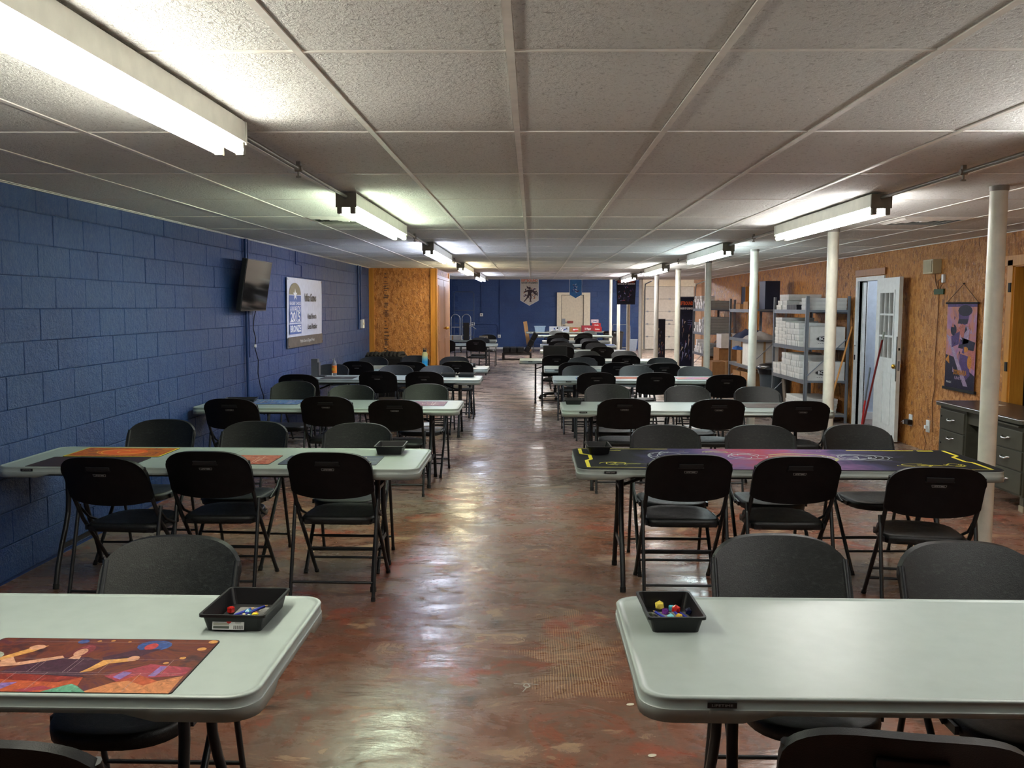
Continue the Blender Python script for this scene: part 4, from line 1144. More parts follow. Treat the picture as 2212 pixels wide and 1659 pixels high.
cd = thing('wall_conduit', (XW, 10.0, 0), 0, 'blue painted vertical pipe on the block wall beside the television', 'conduit')
MB().tube([(.022, 0, .0), (.022, 0, H - .006)], .016, MORTAR, 10).build('pipe', cd)
MB().tube([(.022, .075, 1.1), (.022, .075, H - .006)], .012, MORTAR, 8).build('thin_pipe', cd)
cd = thing('wall_conduit', (XW, 16.5, 0), 0, 'blue painted twin pipes on the block wall by the closet corner', 'conduit')
MB().tube([(.022, 0, 1.25), (.022, 0, H - .006)], .018, MORTAR, 8).build('pipe', cd)
MB().tube([(.022, .2, 1.42), (.022, .2, H - .006)], .014, MORTAR, 8).build('thin_pipe', cd)
sw = thing('switch_box', (XW, 16.86, 1.345), 0, 'white switch box at the bottom of the twin blue pipes', 'switch')
MB().box((.0, -.08, -.08), (.045, .08, .08), WHITEP, bev=.005).build('box', sw)
MB().box((.045, -.045, -.02), (.055, -.02, .02), CREAM).box((.045, .02, -.02), (.055, .045, .02), CREAM).build('toggle', sw)
cd = thing('wall_conduit', (XW, 12.45, 0), 0, 'short blue cable run stepping down the block wall above the award banner', 'conduit')
MB().tube([(.012, -.28, 2.39), (.012, -.28, 2.22), (.012, .02, 2.215), (.012, .02, 2.06)], .007, MORTAR, 6).build('pipe', cd)

bn = thing('award_banner', (XW, 12.64, 1.58), 0, 'white vinyl award banner with a blue badge reading Readers Choice Awards 2015 Bronze', 'banner')
# local board coordinates: u right along +Y, v up; seen from +X
BX = Matrix(((0, 0, 1, .018), (1, 0, 0, 0), (0, 1, 0, 0), (0, 0, 0, 1)))
vin = plain('banner_vinyl', rgb(206, 208, 222), .45); badge = plain('badge_blue', rgb(62, 92, 160), .5); arch = plain('badge_bronze', rgb(124, 112, 84), .5); strip = plain('banner_strip_brown', rgb(92, 82, 74), .5, grain=.15)
b = MB()
vs = []; fs = []
NN = 24
for i in range(NN + 1):
    u = -.96 + 1.92 * i / NN
    for v in (-.455, -.30, 0, .25, .455):
        vs.append((u, v, .006 * math.sin(u * 7 + v * 3) * (1 if abs(v) < .4 else .4)))
for i in range(NN):
    for j in range(4): fs.append((i * 5 + j, (i + 1) * 5 + j, (i + 1) * 5 + j + 1, i * 5 + j + 1))
b.add(vs, fs, vin, True, BX)
b.build('vinyl_sheet', bn)
b = MB(); z = .009
b.poly([(-.955, -.455), (.955, -.455), (.955, -.315), (-.955, -.315)], strip, z, BX)
b.poly(ell(-.58, .235, .30, .155, 16, 0, PI), arch, z, BX)
b.poly([(-.88, -.13), (-.28, -.13), (-.28, .225), (-.88, .225)], badge, z, BX)
b.poly([(-.88, -.28), (-.28, -.28), (-.28, -.15), (-.88, -.15)], badge, z, BX)
star = []
for k in range(10):
    r = .085 if k % 2 == 0 else .034
    star.append((-.58 + r * 1.3 * math.sin(PI * k / 5), .235 + r * math.cos(PI * k / 5)))
b.poly(star, WHT, z + .001, BX)
add_text(b, "READERS' CHOICE", .06, WHT, -.58, .12, z + .001, width=.56, bold=.001, mx=BX)
add_text(b, 'AWARDS', .11, WHT, -.58, .045, z + .001, width=.54, bold=.001, mx=BX)
add_text(b, '2015', .17, WHT, -.58, -.04 - .02, z + .001, width=.50, bold=.004, mx=BX)
b.ribbon([(-.86, -.105 - .012), (-.66, -.117)], .008, WHT, z + .001, BX).ribbon([(-.50, -.117), (-.30, -.117)], .008, WHT, z + .001, BX)
add_text(b, 'NWF', .035, WHT, -.58, -.117, z + .001, mx=BX)
add_text(b, 'BRONZE', .12, WHT, -.58, -.215, z + .001, width=.54, bold=.004, mx=BX)
add_text(b, 'Influx Games', .15, plain('banner_ink', rgb(34, 34, 38), .5), .26, .20, z + .001, width=.66, bold=.005, mx=BX)
add_text(b, 'Voted Favorite', .10, plain('banner_ink', rgb(34, 34, 38), .5), .33, -.06, z + .001, width=.52, bold=.003, mx=BX)
add_text(b, 'Local Retailer', .10, plain('banner_ink', rgb(34, 34, 38), .5), .35, -.20, z + .001, width=.54, bold=.003, mx=BX)
add_text(b, 'Multi-Genre Digital Press', .06, WHT, .05, -.385, z + .001, width=.8, mx=BX)
b.build('printed_lettering', bn)
for u, v in ((-.93, .43), (.93, .43), (-.93, -.43), (.93, -.43)):
    MB().lathe([(.012, 0), (.012, .004)], CHROME, 8, BX @ Matrix.Translation((u, v, .008))).build('grommet', bn)

# ---------------------------------------------------------------- right wall things
def wall_board(t, x):  # board frame on the right wall: u to the right in view = -Y, v up, normal -X
    return Matrix(((0, 0, -1, x), (-1, 0, 0, 0), (0, 1, 0, 0), (0, 0, 0, 1)))
ps = thing('wall_scroll', (XR, 9.93, 1.26), 0, 'purple and orange fantasy wall scroll on a cord beside the dark doorway', 'poster')
PX = wall_board(ps, -.02)
b = MB().box((-.34, -.46, -.0008), (.34, .46, .0008), ART_PU, PX)
b.build('cloth_print', ps)
b = MB()
c = ink
dk, vi, pk, am, lt = c('indigo', 34, 30, 62), c('violet', 96, 72, 132), c('salmon', 214, 126, 116), c('amber', 232, 150, 60), c('lav', 196, 170, 206)
P = lambda pts, m, k: b.poly(pts, m, .0012 + k * .0003, PX)
P([(-.34, -.46), (.34, -.46), (.34, -.30), (.1, -.22), (-.15, -.12), (-.34, -.10)], dk, 0)
P([(-.34, .42), (.34, .42), (.34, .46), (-.34, .46)], vi, 1)
P(ell(.05, .33, .12, .11), vi, 1); P(ell(.08, .38, .16, .06), dk, 2); P([(-.08, .24), (.14, .24), (.16, .29), (-.06, .29)], dk, 3)
P([(-.12, .05), (.20, .05), (.22, .20), (.02, .24), (-.16, .14)], pk, 2); P([(.05, .02), (.18, .04), (.2, .2), (.10, .22)], lt, 3)
P([(-.05, -.02), (.30, -.04), (.33, .05), (.0, .10)], dk, 3)
P([(-.34, .12), (-.26, .10), (.20, -.42), (.10, -.42)], lt, 2)
P([(-.22, .10), (-.02, .16), (-.04, .02), (-.2, -.02)], vi, 3); P(ell(-.17, .17, .07, .06), dk, 4)
P(ell(.22, -.16, .05, .07), am, 4); P(ell(.12, -.03, .06, .03), am, 4); P([(-.34, -.16), (-.26, -.10), (-.24, -.2)], am, 4)
P([(.0, -.08), (.18, -.10), (.24, -.3), (.08, -.4), (-.02, -.26)], vi, 1)
P([(.16, .0), (.33, -.04), (.33, -.24), (.2, -.2)], pk, 1)
for k in range(14):
    r_ = random.Random(k); u, v = r_.uniform(-.3, .3), r_.uniform(-.35, .3)
    P([(u, v), (u + r_.uniform(.02, .08), v + r_.uniform(-.02, .05)), (u + r_.uniform(0, .05), v + r_.uniform(.03, .09))], r_.choice((dk, vi, lt, pk)), 6 + k * .1)
add_text(b, 'DOMINARIA', .075, am, .02, -.285, .0045, width=.30, bold=.002, mx=PX)
add_text(b, 'UNITED', .045, lt, .02, -.345, .0045, width=.24, bold=.001, mx=PX)
add_text(b, 'MAGIC', .03, WHT, -.23, -.40, .0045, width=.12, mx=PX)
b.build('printed_art', ps)
MB().tube([(-.022, .37, .46), (-.022, -.37, .46)], .010, BLACKM, 8).build('top_rod', ps)
MB().box((-.035, -.37, -.485), (-.008, .37, -.455), BLACKM, bev=.004).build('bottom_rod', ps)
MB().tube([(-.022, .36, .465), (-.012, .0, .665), (-.022, -.36, .465)], .0035, plain('cord_brown', rgb(110, 76, 40), .8), 6).tube([(0, 0, .665), (-.02, 0, .668)], .006, BLACKM, 6).build('hanging_cord', ps)

al = thing('alarm_box', (XR, 10.64, 2.14), 0, 'beige square speaker box high on the strand-board wall with wires below', 'alarm')
MB().box((-.10, -.13, -.085), (0, .13, .075), plain('beige_plastic', rgb(196, 184, 150), .5), bev=.006).build('case', al)
MB().box((-.106, -.11, -.07), (-.10, .11, .06), plain('beige_grille', rgb(170, 158, 126), .6), bev=.002).build('grille', al)
wr2 = thing('bare_wires', (XR, 10.5, 1.85), 0, 'bare wires spliced on a small green board under the beige box', 'wire')
MB().box((-.02, -.10, -.03), (-.004, .14, .03), plain('green_board', rgb(46, 74, 40), .6), bev=.003).build('splice_board', wr2)
MB().tube([(-.012, .05, .02), (-.015, .12, .12), (-.012, .14, .20)], .006, plain('wire_brown', rgb(120, 80, 44), .7), 6).tube([(-.012, .03, .02), (-.03, .02, .12), (-.012, -.06, .16)], .006, plain('wire_brown', rgb(120, 80, 44), .7), 6).tube([(-.012, .0, .02), (-.03, -.06, .06), (-.012, -.08, .1)], .005, plain('wire_brown', rgb(120, 80, 44), .7), 6).build('upper_wires', wr2)
MB().tube([(-.012, .02, 0), (-.012, .03, -.4), (-.012, .06, -.8), (-.012, .03, -1.1), (-.012, .08, -1.25), (-.012, .05, -1.6)], .006, plain('wire_tan', rgb(140, 92, 46), .7), 6).build('drop_wire', wr2)
MB().box((-.03, -.11, .10), (-.004, -.06, .19), WHITEP, bev=.004).build('small_sensor', wr2)
for y, z, lab in ((11.17, .31, 'white wall outlet with a dark plug, nearest the open white door'), (10.68, .30, 'white wall outlet with a cord beside the olive desk')):
    t = thing('wall_outlet', (XR, y, z), 0, lab, 'outlet')
    MB().box((-.012, -.045, -.07), (0, .045, .07), WHITEP, bev=.003).build('cover_plate', t)
    if 'dark' in lab: MB().box((-.07, -.07, -.05), (-.012, .05, .01), BLACKP, bev=.008).tube([(-.03, .05, -.02), (-.04, .14, -.06), (-.03, .16, -.02), (-.03, .22, -.05)], .004, WHT, 6).build('plug', t)
    else: MB().box((-.045, -.02, -.03), (-.012, .02, .01), WHT, bev=.004).tube([(-.03, .02, -.02), (-.04, .04, -.08), (-.02, .0, -.2), (-.02, .05, -.29)], .004, plain('wire_tan', rgb(140, 92, 46), .7), 6).build('plug', t)

# steel tanker desk
dk_ = thing('steel_desk', (4.0, 8.27, 0), 0, 'olive grey steel desk with chrome handles against the strand-board wall', 'desk')
DT = plain('linoleum_top', rgb(62, 54, 52), .3)
MB().ext([(x + .27, y) for x, y in rrect(.31, .80, .04, 4)], .725, .76, DESKM).build('top_frame', dk_)
MB().ext([(x + .27, y) for x, y in rrect(.295, .785, .035, 4)], .7605, .764, DT).build('desktop', dk_)
MB().tube([(x + .27, y, .757) for x, y in rrect(.312, .802, .04, 4)] + [(.27 + .312, .762, .757)], .0045, CHROME, 6).build('edge_strip', dk_)
for y0, y1, nm in ((.24, .78, 'far'), (-.78, -.24, 'near')):
    MB().box((.01, y0, .12), (.55, y1, .722), DESKM, bev=.006).build('pedestal', dk_)
    hs = (.56, .42) if nm == 'far' else (.56, .405, .2)
    zz = [(.50, .69), (.15, .49)] if nm == 'far' else [(.50, .66), (.335, .49), (.14, .325)]
    for (z0, z1) in zz:
        dr = MB().box((-.004, y0 + .02, z0), (.02, y1 - .02, z1), DESKM, bev=.005).build('drawer', dk_)
        zc = (z0 + z1) / 2 + (.10 if z1 - z0 > .25 else 0)
        yc = (y0 + y1) / 2
        MB().tube([(-.004, yc + .06, zc + .012), (-.022, yc + .052, zc + .012), (-.03, yc + .03, zc), (-.03, yc - .03, zc), (-.022, yc - .052, zc + .012), (-.004, yc - .06, zc + .012)], .008, CHROME, 8).build('handle', dr)
MB().box((.03, -.24, .60), (.5, .24, .722), DESKM).build('centre_drawer', dk_)
MB().box((.42, -.24, .15), (.44, .24, .60), BLACKM).build('modesty_panel', dk_)
MB().box((-.03, -.74, .694), (.3, -.28, .708), DESKM, bev=.003).build('writing_slide', dk_)
for y in (.72, -.78):
    MB().box((.02, y, 0.04), (.08, y + .06, .15), DESKM).box((.015, y - .005, 0), (.085, y + .065, .05), plain('foot_cap', rgb(150, 140, 120), .5)).box((.46, y, 0.0), (.54, y + .06, .15), DESKM).build('leg', dk_)
for z in (.62, .36):
    MB().lathe([(.008, 0), (.008, .006)], BLACKM, 8, Matrix.Translation((-.004, .72, z)) @ Matrix.Rotation(-PI / 2, 4, 'Y')).build('lock', dk_)
pc = thing('paper_slip', (4.36, 8.62, .765), .2, 'small cream slip of paper on the olive desk', 'paper')
MB().box((-.03, -.05, 0), (.03, .05, .002), CREAM).build('sheet', pc)

# mop handles by the white door
mh = thing('mop', (4.36, 12.15, 0), 0, 'long dark red mop handle leaning on the open white door', 'mop')
MB().tube([(.0, .0, .04), (.10, -.34, 1.26)], .013, plain('dark_red_lacquer', rgb(120, 24, 24), .35), 8).build('handle', mh)
MB().tube([(.10, -.34, 1.26), (.108, -.37, 1.36)], .012, plain('grip_grey', rgb(150, 160, 150), .6), 8).build('grip', mh)
MB().box((-.09, -.06, 0), (.05, .06, .05), plain('mop_red', rgb(150, 40, 40), .8), bev=.012).build('mop_head', mh)
mh = thing('dust_mop', (4.46, 12.44, 0), 0, 'short grey mop with a bright red lower handle in the white doorway', 'mop')
MB().tube([(0, .0, .04), (.03, -.02, .42)], .013, plain('bright_red', rgb(196, 40, 40), .4), 8).build('lower_handle', mh)
MB().tube([(.03, -.02, .42), (.06, -.08, .87)], .011, plain('pole_grey', rgb(110, 116, 120), .5), 8).build('pole', mh)
MB().box((-.06, -.06, 0), (.06, .06, .05), plain('mop_red', rgb(150, 40, 40), .8), bev=.012).build('mop_head', mh)
br = thing('broom', (4.32, 13.12, 0), 0, 'wooden broom handle leaning against the nearest steel shelving', 'broom')
MB().tube([(-.17, -.2, .20), (.24, .10, 1.40)], .0125, m_wood('broom_wood', rgb(190, 120, 50), rgb(216, 150, 74)), 8).build('handle', br)
MB().lathe([(.02, .24), (.05, .16), (.09, .0)], m_wood('straw', rgb(180, 140, 80), rgb(210, 176, 110), (80, 80, 4), .9), 12, Matrix.Translation((-.19, -.215, 0))).build('bristles', br)

# ---------------------------------------------------------------- shelving on the right
def shelving(x0, x1, y0, y1, levels, label, htop=1.83):
    t = thing('steel_shelving', (x0, y0, 0), 0, label, 'shelving', 'grey steel shelving units')
    W_, L_ = x1 - x0, y1 - y0
    for px in (0, W_):
        for py in (0, L_):
            sx, sy = (1 if px == 0 else -1), (1 if py == 0 else -1)
            MB().box((px, py, 0), (px + sx * .045, py + sy * .004, htop), GALV).box((px, py, 0), (px + sx * .004, py + sy * .045, htop), GALV).build('post', t)
    for z in levels:
        sh = MB().box((.005, .005, z - .006), (W_ - .005, L_ - .005, z), plain('shelf_board', rgb(150, 146, 140), .6))
        sh.box((.0045, .045, z - .055), (.012, L_ - .045, z + .004), GALV).box((W_ - .012, .045, z - .055), (W_ - .0045, L_ - .045, z + .004), GALV).box((.045, .0045, z - .03), (W_ - .045, .010, z + .002), GALV).box((.045, L_ - .010, z - .03), (W_ - .045, L_ - .0045, z + .002), GALV)
        sh.build('shelf', t)
    MB().tube([(.02, -.004, levels[0] + .55), (W_ - .02, -.004, levels[0] + 1.12)], .008, GALV, 6).build('end_brace', t)
    MB().tube([(.02, L_ + .004, .3), (W_ - .02, L_ + .004, .9)], .008, GALV, 6).build('end_brace', t)
    return t
LV = (.12, .615, 1.09, 1.63)
shelving(3.92, 4.55, 13.28, 15.08, LV, 'nearest grey steel shelving unit, full of white card boxes')
shelving(3.85, 4.48, 16.3, 18.1, LV, 'middle grey steel shelving unit with clothes and brown boxes')
shelving(3.85, 4.48, 20.4, 22.2, LV, 'farthest grey steel shelving unit with stacked grey-sided boxes')
CBM = {}
LIDM = plain('white_card_lid', rgb(228, 226, 222), .7)
def card_box(x, y, z, sx, sy, sz, label, group, mat=None, lid=True, rz=0, name='card_box'):
    k = (round(sx, 3), round(sy, 3), round(sz, 3), (mat or CARD).name, lid)
    if k not in CBM:
        b = MB().box((0, 0, 0), (sx, sy, sz), mat or CARD)
        if lid: b.box((-.002, -.002, sz * .62), (sx + .002, sy + .002, sz + .002), LIDM if mat is None else mat)
        CBM[k] = b.mesh('card_box')
    o = bpy.data.objects.new(name, CBM[k]); COL.objects.link(o)
    o.location = (x, y, z + .001); o.rotation_euler = (0, 0, rz)
    return tag(o, label, 'box', group)
def big_box(x, y, z, sx, sy, sz, label, logo=None, mat=None, logo_pos=None):
    t = thing('carton', (x, y, z + .001), 0, label, 'box')
    m = mat or CARD
    MB().box((0, 0, 0), (sx, sy, sz), m, bev=.003).build('carton_body', t)
    if logo:
        b = MB(); mx = Matrix.Translation((sx * .41, -.0015, sz * .42)) @ Matrix.Rotation(PI / 2, 4, 'X')
        b.poly(ell(0, 0, .118, .042, 24), INK, 0, mx); b.ribbon(ell(0, 0, .111, .036, 24) + [(.111, 0)], .004, m, .0006, mx)
        add_text(b, logo, .062, WHT, 0, 0, .0009, width=.15, bold=.002, mx=mx)
        for k in range(6): b.ribbon([(-.09 + k * .03, -.062 - .004 * math.cos(k)), (-.07 + k * .03, -.062)], .006, INK, 0, mx)
        b.build('printed_logo', t)
    else:
        MB().box((sx * .46, -.001, sz * .0), (sx * .54, sy + .001, sz + .001), plain('packing_tape', rgb(176, 140, 96), .4)).build('tape', t)
    return t
r = random.Random(3)
# nearest unit, middle-high shelf: columns of slim white boxes, ends towards the aisle
ORDN = ['first', 'second', 'third', 'fourth', 'fifth', 'sixth', 'seventh', 'eighth', 'ninth']
def nm(j, k, what, shelf, unit='nearest'):
    return f'{what} white box, {ORDN[j]} up in the {ORDN[k]} pile, {shelf} shelf of the {unit} unit'
gA, lA = 'slim white boxes on the third shelf', 'slim white card box stacked on the third shelf of the nearest shelving'
y = 14.98
for k in range(3):
    y1 = y - .20
    hs = 8 - (k == 2)
    for j in range(hs): card_box(3.925 + r.uniform(0, .012), y1 + r.uniform(0, .006), 1.09 + j * .052, .50, .185, .048, nm(j, k, 'wide flat', 'third'), gA)
    y = y1
for k in range(9):
    y1 = y - .082
    for j in range(4): card_box(3.925 + r.uniform(0, .015), y1 + r.uniform(0, .003), 1.09 + j * .088, .42, .072, .082, nm(j, k, 'narrow', 'third'), gA)
    y = y1
gB, lB = 'slim white boxes on the second shelf', 'slim white card box stacked on the second shelf of the nearest shelving'
y = 15.02
for k in range(2):
    y1 = y - .20
    for j in range(2): card_box(3.915 + r.uniform(0, .012), y1, .615 + j * .088, .5, .185, .084, nm(j, k, 'low wide', 'second'), gB)
    y = y1
for k in range(2):
    y1 = y - .19
    for j in range(4): card_box(3.925 + r.uniform(0, .03), y1, .615 + j * .088, .5, .17, .084, nm(j, k, 'taller wide', 'second'), gB)
    y = y1
for k in range(8):
    y1 = y - .084
    for j in range(4 - (k % 5 == 2)): card_box(3.93 + r.uniform(0, .015), y1, .615 + j * .088, .42, .074, .082, nm(j, k, 'narrow', 'second'), gB)
    y = y1
big_box(3.99, 13.30, 1.09, .50, .32, .30, 'white carton with an oval logo on the third shelf of the nearest shelving', 'BCW')
big_box(3.98, 13.30, .615, .52, .32, .27, 'white carton with an oval logo on the second shelf of the nearest shelving', 'BCW')
# top shelf
card_box(3.94, 14.70, 1.63, .5, .26, .07, 'wide white box at the far end of the nearest top shelf', 'white boxes on the nearest top shelf')
card_box(3.95, 14.66, 1.70, .5, .26, .07, 'white box stacked second on the nearest top shelf', 'white boxes on the nearest top shelf')
card_box(3.95, 14.42, 1.63, .5, .22, .07, 'white box right of the far stack on the nearest top shelf', 'white boxes on the nearest top shelf')
card_box(3.95, 14.40, 1.70, .5, .22, .07, 'upper white box in the middle of the nearest top shelf', 'white boxes on the nearest top shelf')
card_box(3.96, 14.35, 1.775, .5, .5, .09, 'long topmost white box on the nearest top shelf', 'white boxes on the nearest top shelf')
for k in range(4): card_box(3.93, 14.20 - .13 * k, 1.63, .16, .12, .075, f'small black card case, {ORDN[k]} from the far end on the nearest top shelf', 'black card cases on the top shelf', plain('black_case', rgb(20, 22, 34), .4))
card_box(4.12, 13.72, 1.63, .38, .6, .12, 'long white box behind the black cases on the top shelf', 'white boxes on the nearest top shelf')
for k in range(3): card_box(3.96, 13.33 + .0 * k, 1.63 + k * .058, .55, .32, .055, f'long flat white box at the near end of the top shelf, {["lowest", "middle", "upper"][k]} of three', 'white boxes on the nearest top shelf')
for k in range(3): card_box(3.96 + .01 * k, 13.5, .12 + .07 * k, .5, .9, .066, f'long flat white box on the bottom shelf of the nearest shelving, {["lowest", "middle", "top"][k]} of three', 'long white boxes on the bottom shelf')
for k in range(4):
    t = thing('leaning_board', (3.98 + .03 * k, 14.40 + .13 * k, .121), 0, f'weathered board leaning under the nearest shelving, {ORD[k]} from the viewpoint', 'board', 'boards leaning under the shelving')
    MB().box((0, 0, 0), (.02, .09, .44), m_wood('weathered_board', rgb(84, 72, 60), rgb(120, 106, 90)), Matrix.Rotation(math.radians(-22), 4, 'X')).build('board', t)
# second unit
nb = thing('navy_cabinet', (4.10, 16.36, 1.631), 0, 'dark navy flat box standing upright on the middle shelving', 'box')
MB().box((0, 0, 0), (.26, .42, .50), NAVY, bev=.006).build('body', nb)
BCM = plain('brown_cardboard', rgb(150, 108, 66), .8)
big_box(3.90, 16.50, .615, .5, .62, .44, 'large brown carton on the second shelf of the middle shelving')
big_box(3.90, 17.25, .615, .42, .34, .24, 'low brown carton with white papers, middle shelving', None, BROWNC)
big_box(3.90, 16.6, .12, .5, .6, .36, 'brown carton on the bottom shelf of the middle shelving, nearer one', None, BROWNC)
big_box(3.90, 17.3, .12, .5, .62, .34, 'brown carton on the bottom shelf of the middle shelving, farther one', None, BROWNC)
big_box(3.95, 17.0, 1.63, .4, .36, .14, 'small brown carton on the middle top shelf', None, BROWNC)
big_box(3.93, 17.55, 1.63, .32, .36, .10, 'flat brown carton at the far end of the middle top shelf', None, BROWNC)
def cloth(x, y, z, sx, sy, h, mat, label, name='folded_cloth', seed=1):
    rr = random.Random(seed); t = thing(name, (x, y, z), 0, label, 'clothing' if 'bag' not in name else 'bag')
    vs = []; fs = []; N = 9
    ph = [rr.uniform(0, 6) for _ in range(6)]
    for i in range(N + 1):
        for j in range(N + 1):
            u, v = i / N, j / N
            e = (math.sin(PI * u) * math.sin(PI * v)) ** .35
            zz = h * e * (.62 + .20 * math.sin(9 * u + ph[0]) * math.sin(7 * v + ph[1]) + .14 * math.sin(15 * u + ph[2] + 5 * v))
            vs.append((u * sx, v * sy, max(0, zz)))
    for i in range(N):
        for j in range(N):
            a = i * (N + 1) + j
            fs.append((a, a + N + 1, a + N + 2, a + 1))
    n0 = len(vs); vs += [(0, 0, 0), (sx, 0, 0), (sx, sy, 0), (0, sy, 0)]; fs.append((n0, n0 + 3, n0 + 2, n0 + 1))
    MB().add(vs, fs, mat, True).build('crumpled_fabric', t)
    return t
cloth(3.88, 17.2, 1.092, .5, .8, .22, plain('navy_cloth', rgb(20, 30, 58), .9), 'crumpled navy clothing on the third shelf of the middle shelving', seed=2)
cloth(3.88, 16.4, 1.092, .55, .75, .16, plain('grey_plastic_wrap', rgb(156, 150, 146), .5), 'heap of crumpled grey plastic wrap on the middle shelving', 'plastic_wrap', 5)
cloth(3.86, 17.6, .86, .2, .3, .10, plain('blue_rag', rgb(40, 84, 150), .9), 'small blue rag hanging over the brown carton', 'rag', 6)
tc = thing('trash_can', (4.15, 15.7, 0), 0, 'round grey trash can with a black liner between the shelving units', 'trash can')
MB().lathe([(.22, 0), (.23, .03), (.28, .62), (.29, .64)], plain('bin_grey', rgb(70, 80, 88), .6), 20).build('can_body', tc)
lnr = [( (.30 + .02 * math.sin(k * 2.3)) * 1 , .0) for k in range(20)]
MB().lathe([(.296, .54), (.305, .60), (.31, .655), (.27, .70), (.18, .72), (.05, .69)], plain('black_liner', rgb(16, 17, 20), .25, grain=.3), 20).build('bin_liner', tc)
# third unit
for lvl, (n, hh) in enumerate(((2, .07), (3, .066), (3, .07))):
    z0 = (.615, 1.09, 1.63)[lvl]
    for k in range(3):
        for j in range((4, 6, 3)[lvl]):
            card_box(3.865 + r.uniform(0, .02), 20.45 + k * .22, z0 + j * .06, .5, .2, .056, nm(j, k, 'slim grey', ('second', 'third', 'top')[lvl], 'farthest').replace('white ', ''), 'slim boxes on the farthest shelving', plain('grey_card', rgb(150, 150, 148), .7), False)
    for k in range(4):
        for j in range(2 + (k * 7 + lvl) % 3): card_box(3.86 + r.uniform(0, .03), 21.2 + k * .24, z0 + j * .075, .3, .12, .07, nm(j, k, 'small', ('second', 'third', 'top')[lvl], 'farthest'), 'small white boxes on the farthest shelving')
big_box(3.90, 20.5, .12, .5, .7, .42, 'brown carton on the bottom of the farthest shelving', None, BROWNC)
big_box(3.70, 18.9, 0, .55, .6, .55, 'open brown carton on the floor between the farther shelving units', None, BROWNC)
big_box(3.95, 19.5, 0, .5, .6, .80, 'tall brown carton on the floor between the farther shelving units', None, BROWNC)
big_box(3.98, 19.45, .802, .42, .5, .30, 'white carton on the tall brown carton', None, None)
# the framed pieces leaning on the wall top
for y, z, h_, w_2, m, lab in ((19.2, 1.15, .95, .6, plain('pale_board', rgb(186, 206, 204), .5), 'pale board leaning on the wall behind the middle shelving'), (20.0, 1.55, .55, .4, NAVY, 'navy framed board leaning high on the wall')):
    t = thing('wall_board', (XR - .03, y, z), 0, lab, 'board')
    MB().box((-.02, -w_2 / 2, 0), (.025, w_2 / 2, h_), m, bev=.004).build('panel', t)
    MB().box((-.03, -w_2 / 2 - .02, -.01), (.028, -w_2 / 2, h_ + .01), WOODT).box((-.03, w_2 / 2, -.01), (.028, w_2 / 2 + .02, h_ + .01), WOODT).build('side_frame', t)

# ---------------------------------------------------------------- upright banner stands
def banner_stand(x, y, w, h, label, art, seed, title=None):
    t = thing('banner_stand', (x, y, 0), 0, label, 'banner')
    MB().box((-w / 2 - .02, -.09, 0), (w / 2 + .02, .09, .07), plain('stand_silver', rgb(120, 124, 130), .35, .7), bev=.01).build('base_cassette', t)
    MB().tube([(0, .03, .06), (0, .02, h)], .01, GALV).build('rear_pole', t)
    mx = Matrix.Translation((0, 0, .07)) @ Matrix.Rotation(PI / 2, 4, 'X')
    MB().box((-w / 2, 0, -.001), (w / 2, h - .07, .001), art, mx).build('banner_sheet', t)
    MB().box((-w / 2 - .005, -.012, h - .012), (w / 2 + .005, .012, h + .006), plain('stand_silver', rgb(120, 124, 130), .35, .7)).build('top_rail', t)
    b = MB(); rr = random.Random(seed)
    cols = [plain('ink_n%d' % k, rgb(*c), .6) for k, c in enumerate(((90, 100, 150), (160, 170, 200), (60, 66, 110), (140, 110, 90), (110, 60, 80), (190, 180, 160)))]
    for k in range(34):
        u, v = rr.uniform(-.42, .36) * w, rr.uniform(.06, .62) * h
        a = rr.uniform(.1, .3) * w
        th = rr.uniform(.6, 2.4)
        b.poly([(u, v), (u + a * .4 * math.cos(th), v + a * 2 * math.sin(th)), (u + a * .6 * math.cos(th) + .02, v + a * 1.7 * math.sin(th))], cols[k % 6], .002 + k * .00003, mx)
    if title:
        add_text(b, title[0], .13, ORANGE, 0, h - .24, .004, width=w * .86, bold=.004, mx=mx)
        add_text(b, title[1], .07, WHT, 0, h - .37, .004, width=w * .86, bold=.002, mx=mx)
        for k in range(3): b.ribbon([(w * .12, h - .68 - .05 * k), (w * .40, h - .68 - .05 * k)], .012, cols[0], .004, mx)
    b.build('printed_art', t)
    return t
banner_stand(3.965, 23.9, .41, 1.93, 'tall dark banner stand with an orange title next to the farthest shelving', ART_SP, 4, ('RIFTBOUND', 'LEAGUE OF LEGENDS'))
banner_stand(3.92, 28.4, .34, 1.30, 'short dark banner stand with pale blue artwork before the overhead door', ART_SP, 9)
